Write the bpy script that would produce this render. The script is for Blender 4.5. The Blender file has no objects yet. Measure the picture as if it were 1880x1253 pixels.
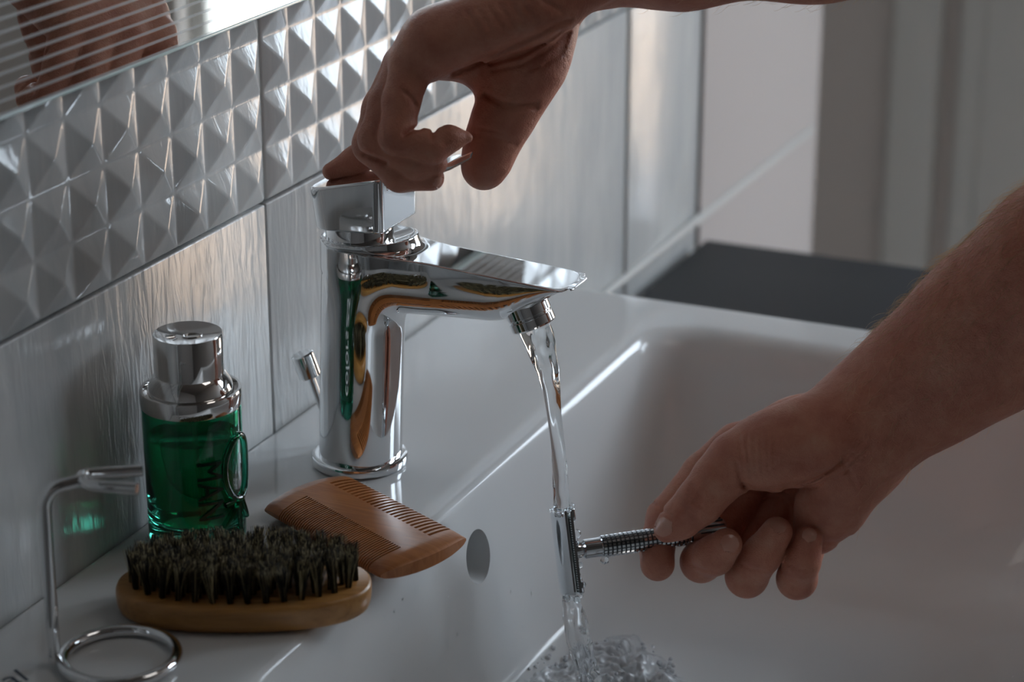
import bpy, bmesh, math, random
import numpy as np
from mathutils import Vector, Matrix, noise as mnoise

random.seed(7); rng = np.random.default_rng(7)
SC = bpy.context.scene
COL = SC.collection
PI = math.pi

# ------------------------------------------------------------------ camera
FPX = 4220.0
_p, _s = math.radians(20.4), math.radians(24.0)
F = np.array([math.cos(_p)*math.cos(_s), math.cos(_p)*math.sin(_s), -math.sin(_p)])
R = np.array([math.sin(_s), -math.cos(_s), 0.0])
U = np.cross(R, F)
CAM = np.array([-0.96874592, -0.51758565, 0.47417571])
cd = bpy.data.cameras.new('camera'); cam = bpy.data.objects.new('camera', cd); COL.objects.link(cam)
cd.sensor_width = 36.0; cd.lens = FPX*36/1880; cd.clip_start = 0.02; cd.clip_end = 100
cam.matrix_world = Matrix(((R[0], U[0], -F[0], CAM[0]), (R[1], U[1], -F[1], CAM[1]), (R[2], U[2], -F[2], CAM[2]), (0, 0, 0, 1)))
cd.dof.use_dof = True; cd.dof.focus_distance = 1.12; cd.dof.aperture_fstop = 7.5
SC.camera = cam

def ray(x, y): return F + R*((x-940)/FPX) - U*((y-626.5)/FPX)
def at(x, y, t): return CAM + ray(x, y)*t
def onz(x, y, z=0.0): r = ray(x, y); return CAM + r*((z-CAM[2])/r[2])
def ony(x, y, v): r = ray(x, y); return CAM + r*((v-CAM[1])/r[1])

# ------------------------------------------------------------------ light
SC.view_settings.view_transform = 'Standard'; SC.view_settings.look = 'None'
SC.view_settings.gamma = 1.0; SC.view_settings.use_curve_mapping = False
SC.view_settings.exposure = 0.15
w = bpy.data.worlds.new('sky'); SC.world = w; w.use_nodes = True
wn = w.node_tree; bg = wn.nodes['Background']
bg.inputs[0].default_value = (0.76, 0.88, 1.0, 1); bg.inputs[1].default_value = 11.0

def area(name, loc, rot, sx, sy, power, color, portal=False):
    l = bpy.data.lights.new(name, 'AREA'); l.shape = 'RECTANGLE'; l.size = sx; l.size_y = sy
    l.energy = power; l.color = color
    if portal: l.cycles.is_portal = True
    o = bpy.data.objects.new(name, l); COL.objects.link(o); o.location = loc; o.rotation_euler = rot
    return o
WY0, WY1, WZ0, WZ1 = -0.95, -0.37, -0.80, 0.74      # window in the far wall (x = 1.5)
HOLES = [(WY0, -0.64, -0.24, WZ1), (-0.64, WY1, WZ0, WZ1), (-1.90, -1.10, 0.35, 1.40)]    # openings (y0, y1, z0, z1); the last, unseen one is added for rim light
for _h in HOLES:
    area('window_portal', (1.57, (_h[0]+_h[1])/2, (_h[2]+_h[3])/2), (0, PI/2, 0), _h[3]-_h[2], _h[1]-_h[0], 1, (1, 1, 1), True)
sd = bpy.data.lights.new('sun', 'SUN'); sd.energy = 14.0; sd.angle = 0.01; sd.color = (1.0, 0.80, 0.62)
sun = bpy.data.objects.new('sun', sd); COL.objects.link(sun)
sun.rotation_euler = Vector((-0.5, 0.12, 0.87)).to_track_quat('Z', 'Y').to_euler()
# weak fill lamp added overhead; no such fitting is known in the room
area('ceiling_fill', (0.2, -1.0, 1.58), (0, 0, 0), 0.6, 0.6, 1.8, (1.0, 0.95, 0.9))

SC.cycles.max_bounces = 14; SC.cycles.transmission_bounces = 12; SC.cycles.glossy_bounces = 8
SC.cycles.diffuse_bounces = 4; SC.cycles.sample_clamp_indirect = 30.0
SC.cycles.use_denoising = True; SC.cycles.caustics_reflective = True

# ------------------------------------------------------------------ helpers
def mat(name, color=(0.8, 0.8, 0.8), rough=0.5, metal=0.0, **kw):
    m = bpy.data.materials.new(name); m.use_nodes = True
    b = m.node_tree.nodes['Principled BSDF']
    b.inputs['Base Color'].default_value = (*color, 1); b.inputs['Roughness'].default_value = rough
    b.inputs['Metallic'].default_value = metal
    for k, v in kw.items():
        b.inputs[k.replace('_', ' ')].default_value = v
    return m
def nodes(m): return m.node_tree.nodes, m.node_tree.links, m.node_tree.nodes['Principled BSDF']
def coords(m, scale=(1, 1, 1), obj=True):
    n, l, b = nodes(m)
    tc = n.new('ShaderNodeTexCoord'); mp = n.new('ShaderNodeMapping'); mp.inputs['Scale'].default_value = scale
    l.new(tc.outputs['Object' if obj else 'Generated'], mp.inputs['Vector']); return mp.outputs['Vector']
def noise_tex(m, vec, scale, detail=3.0, rough=0.5, dist=0.0):
    n, l, b = nodes(m); t = n.new('ShaderNodeTexNoise'); t.inputs['Scale'].default_value = scale
    t.inputs['Detail'].default_value = detail; t.inputs['Roughness'].default_value = rough; t.inputs['Distortion'].default_value = dist
    l.new(vec, t.inputs['Vector']); return t.outputs['Fac']
def bump(m, fac, strength, dist, prev=None):
    n, l, b = nodes(m); bp = n.new('ShaderNodeBump'); bp.inputs['Strength'].default_value = strength; bp.inputs['Distance'].default_value = dist
    l.new(fac, bp.inputs['Height'])
    if prev is not None: l.new(prev, bp.inputs['Normal'])
    l.new(bp.outputs['Normal'], b.inputs['Normal']); return bp.outputs['Normal']
def ramp(m, fac, stops, target='Base Color'):
    n, l, b = nodes(m); r = n.new('ShaderNodeValToRGB'); e = r.color_ramp.elements
    while len(e) < len(stops): e.new(0.5)
    for el, (p_, c) in zip(e, stops): el.position = p_; el.color = (*c, 1) if len(c) == 3 else c
    l.new(fac, r.inputs['Fac'])
    if target: l.new(r.outputs['Color'], b.inputs[target])
    return r.outputs['Color']

def fast_mesh(name, V, Q, smooth=True):
    V = np.asarray(V, dtype=np.float32); Q = np.asarray(Q, dtype=np.int32)
    me = bpy.data.meshes.new(name); k = Q.shape[1]
    me.vertices.add(len(V)); me.vertices.foreach_set('co', V.ravel())
    me.loops.add(Q.size); me.loops.foreach_set('vertex_index', Q.ravel())
    me.polygons.add(len(Q)); me.polygons.foreach_set('loop_start', np.arange(0, Q.size, k, dtype=np.int32))
    me.update(calc_edges=True); me.validate()
    if smooth: me.polygons.foreach_set('use_smooth', np.ones(len(me.polygons), dtype=bool))
    return me
def link(name, me, m=None, parent=None):
    o = bpy.data.objects.new(name, me); COL.objects.link(o)
    if m is not None and me is not None and len(me.materials) == 0: me.materials.append(m)
    if parent is not None: o.parent = parent
    return o
def pymesh(name, V, Fc, m=None, parent=None, smooth=False, sharp=None):
    me = bpy.data.meshes.new(name); me.from_pydata([tuple(map(float, v)) for v in V], [], Fc); me.update()
    bm = bmesh.new(); bm.from_mesh(me); bmesh.ops.recalc_face_normals(bm, faces=bm.faces); bm.to_mesh(me); bm.free()
    if smooth or sharp: me.polygons.foreach_set('use_smooth', np.ones(len(me.polygons), dtype=bool))
    if sharp: me.set_sharp_from_angle(angle=math.radians(sharp))
    return link(name, me, m, parent)
def empty(name, loc, rz=0.0):
    o = bpy.data.objects.new(name, None); COL.objects.link(o); o.location = [float(v) for v in loc]; o.rotation_euler = (0, 0, rz)
    o.empty_display_size = 0.01
    return o
def tag(o, label=None, cat=None, group=None, kind=None):
    if label: o['label'] = label
    if cat: o['category'] = cat
    if group: o['group'] = group
    if kind: o['kind'] = kind
    return o
def box_vf(x0, x1, y0, y1, z0, z1):
    V = [(x, y, z) for z in (z0, z1) for y in (y0, y1) for x in (x0, x1)]
    return V, [(0, 1, 3, 2), (4, 6, 7, 5), (0, 4, 5, 1), (2, 3, 7, 6), (0, 2, 6, 4), (1, 5, 7, 3)]
def box(name, b, m, parent=None, bevel=0.0, seg=2):
    V, Fc = box_vf(*b)
    me = bpy.data.meshes.new(name); me.from_pydata(V, [], Fc); me.update()
    bm = bmesh.new(); bm.from_mesh(me)
    bmesh.ops.recalc_face_normals(bm, faces=bm.faces)
    if bevel: bmesh.ops.bevel(bm, geom=bm.edges[:], offset=bevel, segments=seg, profile=0.5, affect='EDGES')
    bm.to_mesh(me); bm.free()
    if bevel:
        me.polygons.foreach_set('use_smooth', np.ones(len(me.polygons), dtype=bool)); me.set_sharp_from_angle(angle=math.radians(50))
    return link(name, me, m, parent)
def lathe_vf(prof, n=64, center=(0, 0), oval=(1, 1)):
    V = []; Fc = []
    for r, z in prof:
        for i in range(n):
            a = 2*PI*i/n; V.append((center[0]+r*oval[0]*math.cos(a), center[1]+r*oval[1]*math.sin(a), z))
    for j in range(len(prof)-1):
        for i in range(n):
            Fc.append((j*n+i, j*n+(i+1) % n, (j+1)*n+(i+1) % n, (j+1)*n+i))
    return V, Fc
def lathe(name, prof, m, parent=None, n=64, oval=(1, 1), sharp=35, mtx=None):
    V, Fc = lathe_vf(prof, n, oval=oval)
    k = len(V)
    if prof[0][0] > 1e-7: Fc.append(tuple(range(n-1, -1, -1)))
    if prof[-1][0] > 1e-7: Fc.append(tuple(range(k-n, k)))
    if mtx is not None: V = [tuple(mtx @ Vector(v)) for v in V]
    me = bpy.data.meshes.new(name); me.from_pydata(V, [], Fc); me.update()
    bm = bmesh.new(); bm.from_mesh(me); bmesh.ops.remove_doubles(bm, verts=bm.verts, dist=1e-7)
    bmesh.ops.recalc_face_normals(bm, faces=bm.faces); bm.to_mesh(me); bm.free()
    me.polygons.foreach_set('use_smooth', np.ones(len(me.polygons), dtype=bool)); me.set_sharp_from_angle(angle=math.radians(sharp))
    return link(name, me, m, parent)
def tube_vf(P, Rr, n=12, closed=False):
    P = [Vector([float(c) for c in p]) for p in P]; N = len(P)
    if not hasattr(Rr, '__len__'): Rr = [Rr]*N
    V = []; Fc = []; up = None
    for i in range(N):
        if closed: t = (P[(i+1) % N]-P[(i-1) % N]).normalized()
        else: t = (P[min(i+1, N-1)]-P[max(i-1, 0)]).normalized()
        if up is None: up = t.orthogonal().normalized()
        up = (up - t*up.dot(t)).normalized(); sd_ = t.cross(up)
        for k in range(n):
            a = 2*PI*k/n; V.append(tuple(P[i]+(up*math.cos(a)+sd_*math.sin(a))*Rr[i]))
    for i in range(N if closed else N-1):
        for k in range(n):
            a, b = i*n+k, i*n+(k+1) % n; c, d = ((i+1) % N)*n+(k+1) % n, ((i+1) % N)*n+k
            Fc.append((a, b, c, d))
    if not closed: Fc.append(tuple(range(n-1, -1, -1))); Fc.append(tuple(range((N-1)*n, N*n)))
    return V, Fc
def tube(name, P, Rr, m, parent=None, n=16, closed=False):
    V, Fc = tube_vf(P, Rr, n, closed); return pymesh(name, V, Fc, m, parent, sharp=50)
def smooth_path(P, n=8, closed=False):
    P = [np.array(p, float) for p in P]; out = []; N = len(P)
    for i in range(N if closed else N-1):
        p0 = P[(i-1) % N] if closed or i > 0 else 2*P[0]-P[1]
        p1, p2 = P[i], P[(i+1) % N]
        p3 = P[(i+2) % N] if closed or i+2 < N else 2*P[-1]-P[-2]
        for k in range(n):
            t = k/n
            out.append(0.5*((2*p1)+(-p0+p2)*t+(2*p0-5*p1+4*p2-p3)*t*t+(-p0+3*p1-3*p2+p3)*t**3))
    if not closed: out.append(P[-1])
    return out
def text_mesh(body, size, extrude=0.0, bevel=0.0):
    cu = bpy.data.curves.new('lettering', 'FONT'); cu.body = body; cu.size = size; cu.extrude = extrude; cu.bevel_depth = bevel
    cu.align_x = 'CENTER'; cu.align_y = 'CENTER'
    o = bpy.data.objects.new('lettering', cu); COL.objects.link(o)
    bpy.context.view_layer.update()
    me = bpy.data.meshes.new_from_object(o.evaluated_get(bpy.context.evaluated_depsgraph_get()))
    bpy.data.objects.remove(o); return me

# ---- implicit surfaces
def surface_nets(V, origin, h):
    s = V < 0
    c = np.zeros(tuple(d-1 for d in V.shape), np.int8)
    offs = [(i, j, k) for i in (0, 1) for j in (0, 1) for k in (0, 1)]
    for i, j, k in offs:
        c += s[i:s.shape[0]-1+i, j:s.shape[1]-1+j, k:s.shape[2]-1+k]
    mixed = (c > 0) & (c < 8)
    idx = -np.ones(c.shape, np.int32); ci = np.argwhere(mixed); idx[mixed] = np.arange(len(ci))
    pos = np.zeros((len(ci), 3)); cnt = np.zeros(len(ci))
    for a in offs:
        for ax in range(3):
            if a[ax] == 0:
                b = list(a); b[ax] = 1
                va = V[ci[:, 0]+a[0], ci[:, 1]+a[1], ci[:, 2]+a[2]]; vb = V[ci[:, 0]+b[0], ci[:, 1]+b[1], ci[:, 2]+b[2]]
                cr = (va < 0) != (vb < 0); t = np.where(cr, va/np.where(cr, va-vb, 1), 0)
                p_ = np.array(a, float)[None, :].repeat(len(ci), 0); p_[:, ax] += t
                pos += p_*cr[:, None]; cnt += cr
    verts = (ci + pos/cnt[:, None])*h + origin
    Q = []
    for ax in range(3):
        o1, o2 = [(1, 2), (2, 0), (0, 1)][ax]
        sl0 = [slice(1, -1)]*3; sl1 = [slice(1, -1)]*3
        sl0[ax] = slice(0, -1); sl1[ax] = slice(1, None)
        A = s[tuple(sl0)]; B = s[tuple(sl1)]
        e = np.argwhere(A != B); inside = A[tuple(e.T)]
        base = e.copy(); base[:, o1] += 1; base[:, o2] += 1
        def cell(d1, d2):
            q = base.copy(); q[:, o1] -= d1; q[:, o2] -= d2; return idx[tuple(q.T)]
        q = np.stack([cell(1, 1), cell(0, 1), cell(0, 0), cell(1, 0)], 1)
        q[~inside] = q[~inside][:, ::-1]; Q.append(q)
    return verts, np.concatenate(Q)
def smin(a, b, k):
    h = np.clip(0.5+0.5*(b-a)/k, 0, 1); return b*(1-h)+a*h-k*h*(1-h)
def smax(a, b, k): return -smin(-a, -b, k)
def implicit_object(name, fn, lo, hi, h, m, parent=None, scale=0.001):
    """fn works in mm on arrays (x,y,z); vertices are projected on the surface and get its own normals"""
    ax = [np.arange(lo[i], hi[i]+h, h) for i in range(3)]
    X, Y, Z = np.meshgrid(*ax, indexing='ij')
    V, Q = surface_nets(fn(X, Y, Z), np.array(lo, float), h)
    def grad(P, e=0.05):
        g = np.empty_like(P)
        for i in range(3):
            d = np.zeros(3); d[i] = e
            g[:, i] = (fn(*(P+d).T)-fn(*(P-d).T))/(2*e)
        return g
    for _ in range(3):
        g = grad(V); f0 = fn(*V.T); n2 = np.maximum((g*g).sum(1), 0.05)
        V = V - np.clip(f0/n2, -h, h)[:, None]*g
    g = grad(V, 0.15); g /= np.linalg.norm(g, axis=1)[:, None]+1e-9
    me = fast_mesh(name, V*scale, Q)
    me.normals_split_custom_set_from_vertices(g.astype(np.float32))
    return link(name, me, m, parent)

# ------------------------------------------------------------------ materials
def chrome(name='chrome', rough=0.03, col=(0.80, 0.81, 0.82)): return mat(name, col, rough, 1.0)
CHROME = chrome()
CER = mat('white glazed ceramic', (0.62, 0.62, 0.615), 0.09, IOR=1.5, Specular_IOR_Level=0.30)
def tile_material(name, wave):
    m = mat(name, (0.60, 0.60, 0.585), 0.10 if wave < 0.2 else 0.21, IOR=1.47)
    v = coords(m, (1, 1, 1))
    v2 = coords(m, (1.0, 1, 0.16))
    f1 = noise_tex(m, v2, 150, 3, 0.6, 0.6)
    nrm = bump(m, f1, wave, 0.0015)
    f2 = noise_tex(m, v, 22, 2, 0.5)
    bump(m, f2, wave*0.7, 0.004, nrm)
    f3 = noise_tex(m, v2, 30, 4, 0.6, 1.0)
    ramp(m, f3, [(0.3, (0.45, 0.46, 0.46)), (0.7, (0.57, 0.565, 0.55))])
    return m
TILE = tile_material('grey white wavy glazed tile', 0.42)
PYR = tile_material('grey white embossed glazed tile', 0.10)
GROUT = mat('grey grout', (0.36, 0.36, 0.35), 0.8)
PAINT = mat('pale greige wall paint', (0.37, 0.335, 0.32), 0.6, Specular_IOR_Level=0.3)
v = coords(PAINT); bump(PAINT, noise_tex(PAINT, v, 90, 3), 0.05, 0.002)
ROOMP = mat('warm grey room paint', (0.15, 0.132, 0.12), 0.6)
v = coords(ROOMP); bump(ROOMP, noise_tex(ROOMP, v, 60, 3), 0.1, 0.002)
DARKP = mat('greige door recess paint', (0.66, 0.60, 0.56), 0.5)
v = coords(DARKP); bump(DARKP, noise_tex(DARKP, v, 60, 3), 0.1, 0.002)
TRIM = mat('pale grey trim paint', (0.72, 0.71, 0.67), 0.45)
SEAL = mat('grey sealant', (0.40, 0.39, 0.37), 0.5)
v = coords(TRIM); bump(TRIM, noise_tex(TRIM, v, 40, 2), 0.05, 0.002)
COUNTER = mat('matt charcoal worktop', (0.020, 0.020, 0.022), 0.60, Specular_IOR_Level=0.25)
v = coords(COUNTER); ramp(COUNTER, noise_tex(COUNTER, v, 300, 3), [(0.3, (0.016, 0.016, 0.018)), (0.7, (0.026, 0.026, 0.028))])
FLOORM = mat('grey floor tile', (0.25, 0.24, 0.23), 0.4)
v = coords(FLOORM); ramp(FLOORM, noise_tex(FLOORM, v, 6, 4), [(0.3, (0.2, 0.19, 0.18)), (0.7, (0.3, 0.29, 0.28))])

# ------------------------------------------------------------------ room shell
XF, XL, YB, YS, ZF, ZC = 1.5, -2.2, 0.0616, -2.0, -0.85, 1.65
S = 'structure'
box('floor', (XL, XF, YS, 0.5, ZF-0.05, ZF), FLOORM)['kind'] = S
box('ceiling', (XL, XF, YS, 0.5, ZC, ZC+0.1), ROOMP)['kind'] = S
box('wall_left', (XL-0.1, XL, YS, 0.5, ZF, ZC), ROOMP)['kind'] = S
box('wall_front', (XL, XF+0.1, YS-0.1, YS, ZF, ZC), ROOMP)['kind'] = S
def wall_with_hole(name):
    V = []; Fc = []
    def add(b):
        v_, f_ = box_vf(*b); k = len(V); V.extend(v_); Fc.extend([tuple(i+k for i in f) for f in f_])
    x0, x1 = XF, XF+0.1
    ys_ = [YS, -1.90, -1.10, WY0, -0.64, WY1, 0.5]
    for a, b in zip(ys_[:-1], ys_[1:]):
        h = [q for q in HOLES if q[0] <= a and q[1] >= b]
        if h: add((x0, x1, a, b, ZF, h[0][2])); add((x0, x1, a, b, h[0][3], ZC))
        else: add((x0, x1, a, b, ZF, ZC))
    return pymesh(name, V, Fc, DARKP)
wall_with_hole('wall_right')['kind'] = S
box('wall_recess', (1.02, XF+0.1, 0.5, 0.6, ZF, ZC), DARKP)['kind'] = S
# wall behind the basin: core, then its tiles; ends at an outer corner at x = 1.02
wb = box('wall_back', (XL, 1.02, YB+0.008, 0.5, ZF, ZC), GROUT); wb['kind'] = S
def plain_tile(x0, x1, z0, z1):
    if x0 > 0.5:        # the cut tile at the end sits slightly askew
        hw = (x1-x0)/2
        o = box('tile', (-hw+0.0008, hw-0.0008, 0, 0.0085, z0+0.0006, z1-0.0006), TILE, wb, 0.0009, 2)
        o.location = ((x0+x1)/2, YB, 0); o.rotation_euler = (0, 0, math.radians(1.4)); return o
    return box('tile', (x0+0.0008, x1-0.0008, YB, YB+0.0085, z0+0.0006, z1-0.0006), TILE, wb, 0.0009, 2)
GX, TW = 0.0190, 0.516
edges = [GX+TW*k for k in range(-4, 2)]
xs = [(edges[i], edges[i+1]) for i in range(5)] + [(edges[5], 0.70)]
for x0, x1 in xs:
    for z0, z1 in ((-0.38, -0.127), (-0.127, 0.127)): plain_tile(x0, x1, z0, z1)
CELL = TW/18
def pyramid_tile(x0, x1, z0, z1, nz):
    nx = max(1, round((x1-x0)/CELL)); cx = (x1-x0)/nx; cz = (z1-z0)/nz; V = []; Fc = []; H = 0.0054; g = 0.0006
    for i in range(nx+1):
        for j in range(nz+1):
            V.append((x0+cx*i+(g if i == 0 else 0)-(g if i == nx else 0), YB, z0+cz*j+(g if j == 0 else 0)-(g if j == nz else 0)))
    M = nz+1
    for i in range(nx):
        for j in range(nz):
            a = len(V); V.append((x0+cx*(i+.5), YB-H*random.uniform(0.9, 1.06), z0+cz*(j+.5)))
            c = [i*M+j, (i+1)*M+j, (i+1)*M+j+1, i*M+j+1]
            for q in range(4): Fc.append((c[q], c[(q+1) % 4], a))
    ring = [i*M for i in range(nx+1)]+[nx*M+j for j in range(1, M)]+[i*M+M-1 for i in range(nx-1, -1, -1)]+[j for j in range(M-2, 0, -1)]
    k = len(V)
    for r_ in ring: V.append((V[r_][0], YB+0.0085, V[r_][2]))
    for q in range(len(ring)):
        q2 = (q+1) % len(ring); Fc.append((ring[q], k+q, k+q2, ring[q2]))
    me = bpy.data.meshes.new('tile'); me.from_pydata(V, [], Fc); me.update(); bm = bmesh.new(); bm.from_mesh(me)
    bmesh.ops.recalc_face_normals(bm, faces=bm.faces)
    ed = [e for e in bm.edges if len(e.link_faces) == 2 and abs(e.calc_face_angle(0)) > 0.15]
    bmesh.ops.bevel(bm, geom=ed, offset=0.0013, segments=3, profile=0.5, affect='EDGES', clamp_overlap=True)
    bm.to_mesh(me); bm.free()
    me.polygons.foreach_set('use_smooth', np.ones(len(me.polygons), dtype=bool)); me.set_sharp_from_angle(angle=math.radians(40))
    return link('tile', me, PYR, wb)
for x0, x1 in xs:
    pyramid_tile(x0, x1, 0.1276, 0.1276+CELL*9, 9)
for x0, x1 in xs: plain_tile(x0, x1, 0.1276+CELL*9+0.0004, 0.640)
# painted continuation of the same wall and the recess behind it
t = box('wall_painted', (0.70, 1.02, YB-0.001, YB+0.009, ZF, ZC), PAINT, wb); t['label'] = 'pale painted end of the wall past the tiles'
# sealant strip where the charcoal worktop meets the wall
t = tube('trim_1', [(0.31, YB-0.001, -0.0735), (0.70, YB-0.001, -0.0745), (1.0, YB-0.001, -0.0765)], 0.0038, SEAL, n=10); t['kind'] = S
# door casing and door leaf in the far wall
y0 = 0.150
box('trim_2', (XF-0.03, XF, 0.058, 0.112, ZF, 1.3), TRIM, bevel=0.006)['kind'] = S
door = box('door_1', (XF-0.012, XF, -0.22, 0.040, ZF, 1.3), TRIM, bevel=0.003); door['kind'] = S
box('panel', (XF-0.017, XF-0.011, -0.19, 0.012, -0.7, 1.15), TRIM, door, 0.004)
# windows: frame, rails; the second window is invented to side-light the arms
for wi, (ya, yb_, za, zb_) in enumerate(((WY0, WY1, -0.24, WZ1), (-1.90, -1.10, 0.35, 1.40))):
    win = box('window_%d' % (wi+1), (XF+0.02, XF+0.06, ya, ya+0.03, za, zb_), TRIM, bevel=0.003); win['kind'] = S
    for b_ in ((XF+0.02, XF+0.06, yb_-0.03, yb_, za if wi else WZ0, zb_), (XF+0.02, XF+0.06, ya, yb_, zb_-0.03, zb_)): box('window_frame', b_, TRIM, win, 0.003)
# outdoors seen through the window: pale terrace, sunlit facade
PAVE = mat('pale terrace paving', (0.25, 0.27, 0.30), 0.7)
FAC = mat('sunlit ochre plaster facade', (0.74, 0.56, 0.40), 0.8)
v = coords(FAC); ramp(FAC, noise_tex(FAC, v, 3, 4), [(0.3, (0.70, 0.52, 0.38)), (0.7, (0.80, 0.62, 0.46))])
v = coords(PAVE); ramp(PAVE, noise_tex(PAVE, v, 3, 4), [(0.3, (0.22, 0.245, 0.27)), (0.7, (0.28, 0.30, 0.33))])
tag(box('terrace', (XF+0.1, 9, -6, 6, -0.95, -0.88), PAVE), kind=S)
fac = box('house_facade', (3.4, 3.7, -5, 5, -0.9, 0.12), FAC, bevel=0.01); tag(fac, 'sunlit ochre garden wall outside the window, seen only in reflections', 'wall')

# ------------------------------------------------------------------ washbasin
def rrect(x0, x1, y0, y1, r, n=10, m_=9):
    """closed loop, constant vertex count"""
    P = []; cs = [(x1-r, y1-r, 0), (x0+r, y1-r, PI/2), (x0+r, y0+r, PI), (x1-r, y0+r, 1.5*PI)]
    for q, (cx, cy, a0) in enumerate(cs):
        for i in range(n+1):
            a = a0+PI/2*i/n; P.append((cx+r*math.cos(a), cy+r*math.sin(a)))
        nx_ = cs[(q+1) % 4]; a1 = nx_[2]
        s_ = P[-1]; e_ = (nx_[0]+r*math.cos(a1), nx_[1]+r*math.sin(a1))
        for i in range(1, m_): P.append((s_[0]+(e_[0]-s_[0])*i/m_, s_[1]+(e_[1]-s_[1])*i/m_))
    return P
def make_basin():
    L = []      # loops: (points2d, z)
    ox0, ox1, oy0, oy1 = -0.300, 0.304, -0.440, 0.0606
    for ins, z in ((0.02, -0.155), (0.006, -0.15), (0.002, -0.10), (0.0, -0.006), (0.0006, -0.0022), (0.0024, -0.0005), (0.006, 0.0)):
        bk = min(ins, 0.0006) if z > -0.14 else ins
        L.append((rrect(ox0+ins, ox1-ins, oy0+ins, oy1-bk, 0.016 if z > -0.14 else 0.02), z))
    #  back, side, front insets from the rim rectangle
    bx0, bx1, by0, by1 = -0.262, 0.270, -0.385, -0.0615
    prof = [(0.000, 0.000, 0.000, 0.0, .030), (0.0030, 0.004, 0.003, -0.0004, .031), (0.0052, 0.009, 0.006, -0.0018, .033),
            (0.0068, 0.014, 0.009, -0.0044, .034), (0.0080, 0.018, 0.012, -0.009, .034), (0.0100, 0.024, 0.017, -0.020, .036),
            (0.0130, 0.032, 0.024, -0.038, .040), (0.0165, 0.042, 0.033, -0.058, .045), (0.0200, 0.053, 0.044, -0.076, .050),
            (0.0245, 0.066, 0.056, -0.091, .055), (0.0310, 0.082, 0.070, -0.101, .055), (0.042, 0.105, 0.086, -0.1070, .05),
            (0.062, 0.140, 0.100, -0.1097, .04), (0.092, 0.20, 0.110, -0.111, .012)]
    for b, s_, f_, z, r in prof:
        L.append((rrect(bx0+s_, bx1-s_, by0+f_, by1-b, r), z))
    V = []; Fc = []; n = len(L[0][0])
    for P, z in L:
        for x, y in P:
            V.append((x, y, z))
    for j in range(len(L)-1):
        for i in range(n): Fc.append((j*n+i, j*n+(i+1) % n, (j+1)*n+(i+1) % n, (j+1)*n+i))
    Fc.append(tuple(range(n-1, -1, -1))); Fc.append(tuple(range((len(L)-1)*n, len(L)*n)))
    o = pymesh('washbasin', V, Fc, CER, smooth=True)
    sub = o.modifiers.new('s', 'SUBSURF'); sub.levels = 2; sub.render_levels = 2
    bpy.context.view_layer.update()
    # overflow hole: a rounded bore through the back wall
    Vc, Fcc = lathe_vf([(0.0001, -0.03), (0.0134, -0.03), (0.0134, 0.006), (0.0143, 0.0085), (0.0175, 0.012), (0.022, 0.02), (0.0001, 0.02)], 48)
    M = Matrix.Translation((-0.0140, -0.0745, -0.0340)) @ Matrix.Rotation(math.radians(90+8), 4, 'X')
    cut = pymesh('cut', [tuple(M @ Vector((v_[0], v_[1], v_[2]))) for v_ in Vc], Fcc, smooth=True)
    bo = o.modifiers.new('b', 'BOOLEAN'); bo.operation = 'DIFFERENCE'; bo.object = cut; bo.solver = 'EXACT'
    bpy.context.view_layer.update()
    me = bpy.data.meshes.new_from_object(o.evaluated_get(bpy.context.evaluated_depsgraph_get()))
    o.modifiers.clear(); old = o.data; o.data = me; bpy.data.meshes.remove(old); bpy.data.objects.remove(cut)
    me.polygons.foreach_set('use_smooth', np.ones(len(me.polygons), dtype=bool)); me.set_sharp_from_angle(angle=math.radians(40))
    if len(me.materials) == 0: me.materials.append(CER)
    return o
sink = make_basin()
tag(sink, 'white glazed ceramic washbasin with round overflow hole against the tiled wall', 'washbasin')
# drain and printed maker's mark
lathe('drain', [(0.0001, -0.1085), (0.026, -0.1085), (0.031, -0.1095), (0.0325, -0.1112), (0.0325, -0.114), (0.0001, -0.114)], CHROME, sink, mtx=Matrix.Translation((0, -0.185, 0)))['label'] = 'chrome drain plug'
INK = mat('dark blue print', (0.03, 0.045, 0.07), 0.4)
tm = text_mesh('al', 0.017, 0.00003)
mk = link('lettering', tm, INK, sink); pq = onz(26, 1246, 0.0001)
mk.location = (float(pq[0]), float(pq[1]), 0.0001); mk.rotation_euler = (0, 0, math.radians(-28)); mk['label'] = "dark blue printed letters"

# charcoal worktop
ct = box('worktop', (0.312, 0.693, -0.60, 0.0525, -0.13, -0.09), COUNTER, bevel=0.0015)
tag(ct, 'matt charcoal worktop beside and below the washbasin', 'worktop')
cb = box('cabinet', (-0.29, 0.69, -0.42, 0.05, ZF, -0.156), PAINT, bevel=0.002)
cb2 = box('side_panel', (0.33, 0.69, -0.58, -0.425, ZF, -0.131), PAINT, cb, 0.002)
cb3 = box('plinth', (0.33, 0.69, -0.42, 0.05, -0.1555, -0.1305), PAINT, cb, 0.001)
tag(cb, 'pale cabinet under the washbasin and the charcoal worktop', 'cabinet')

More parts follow.
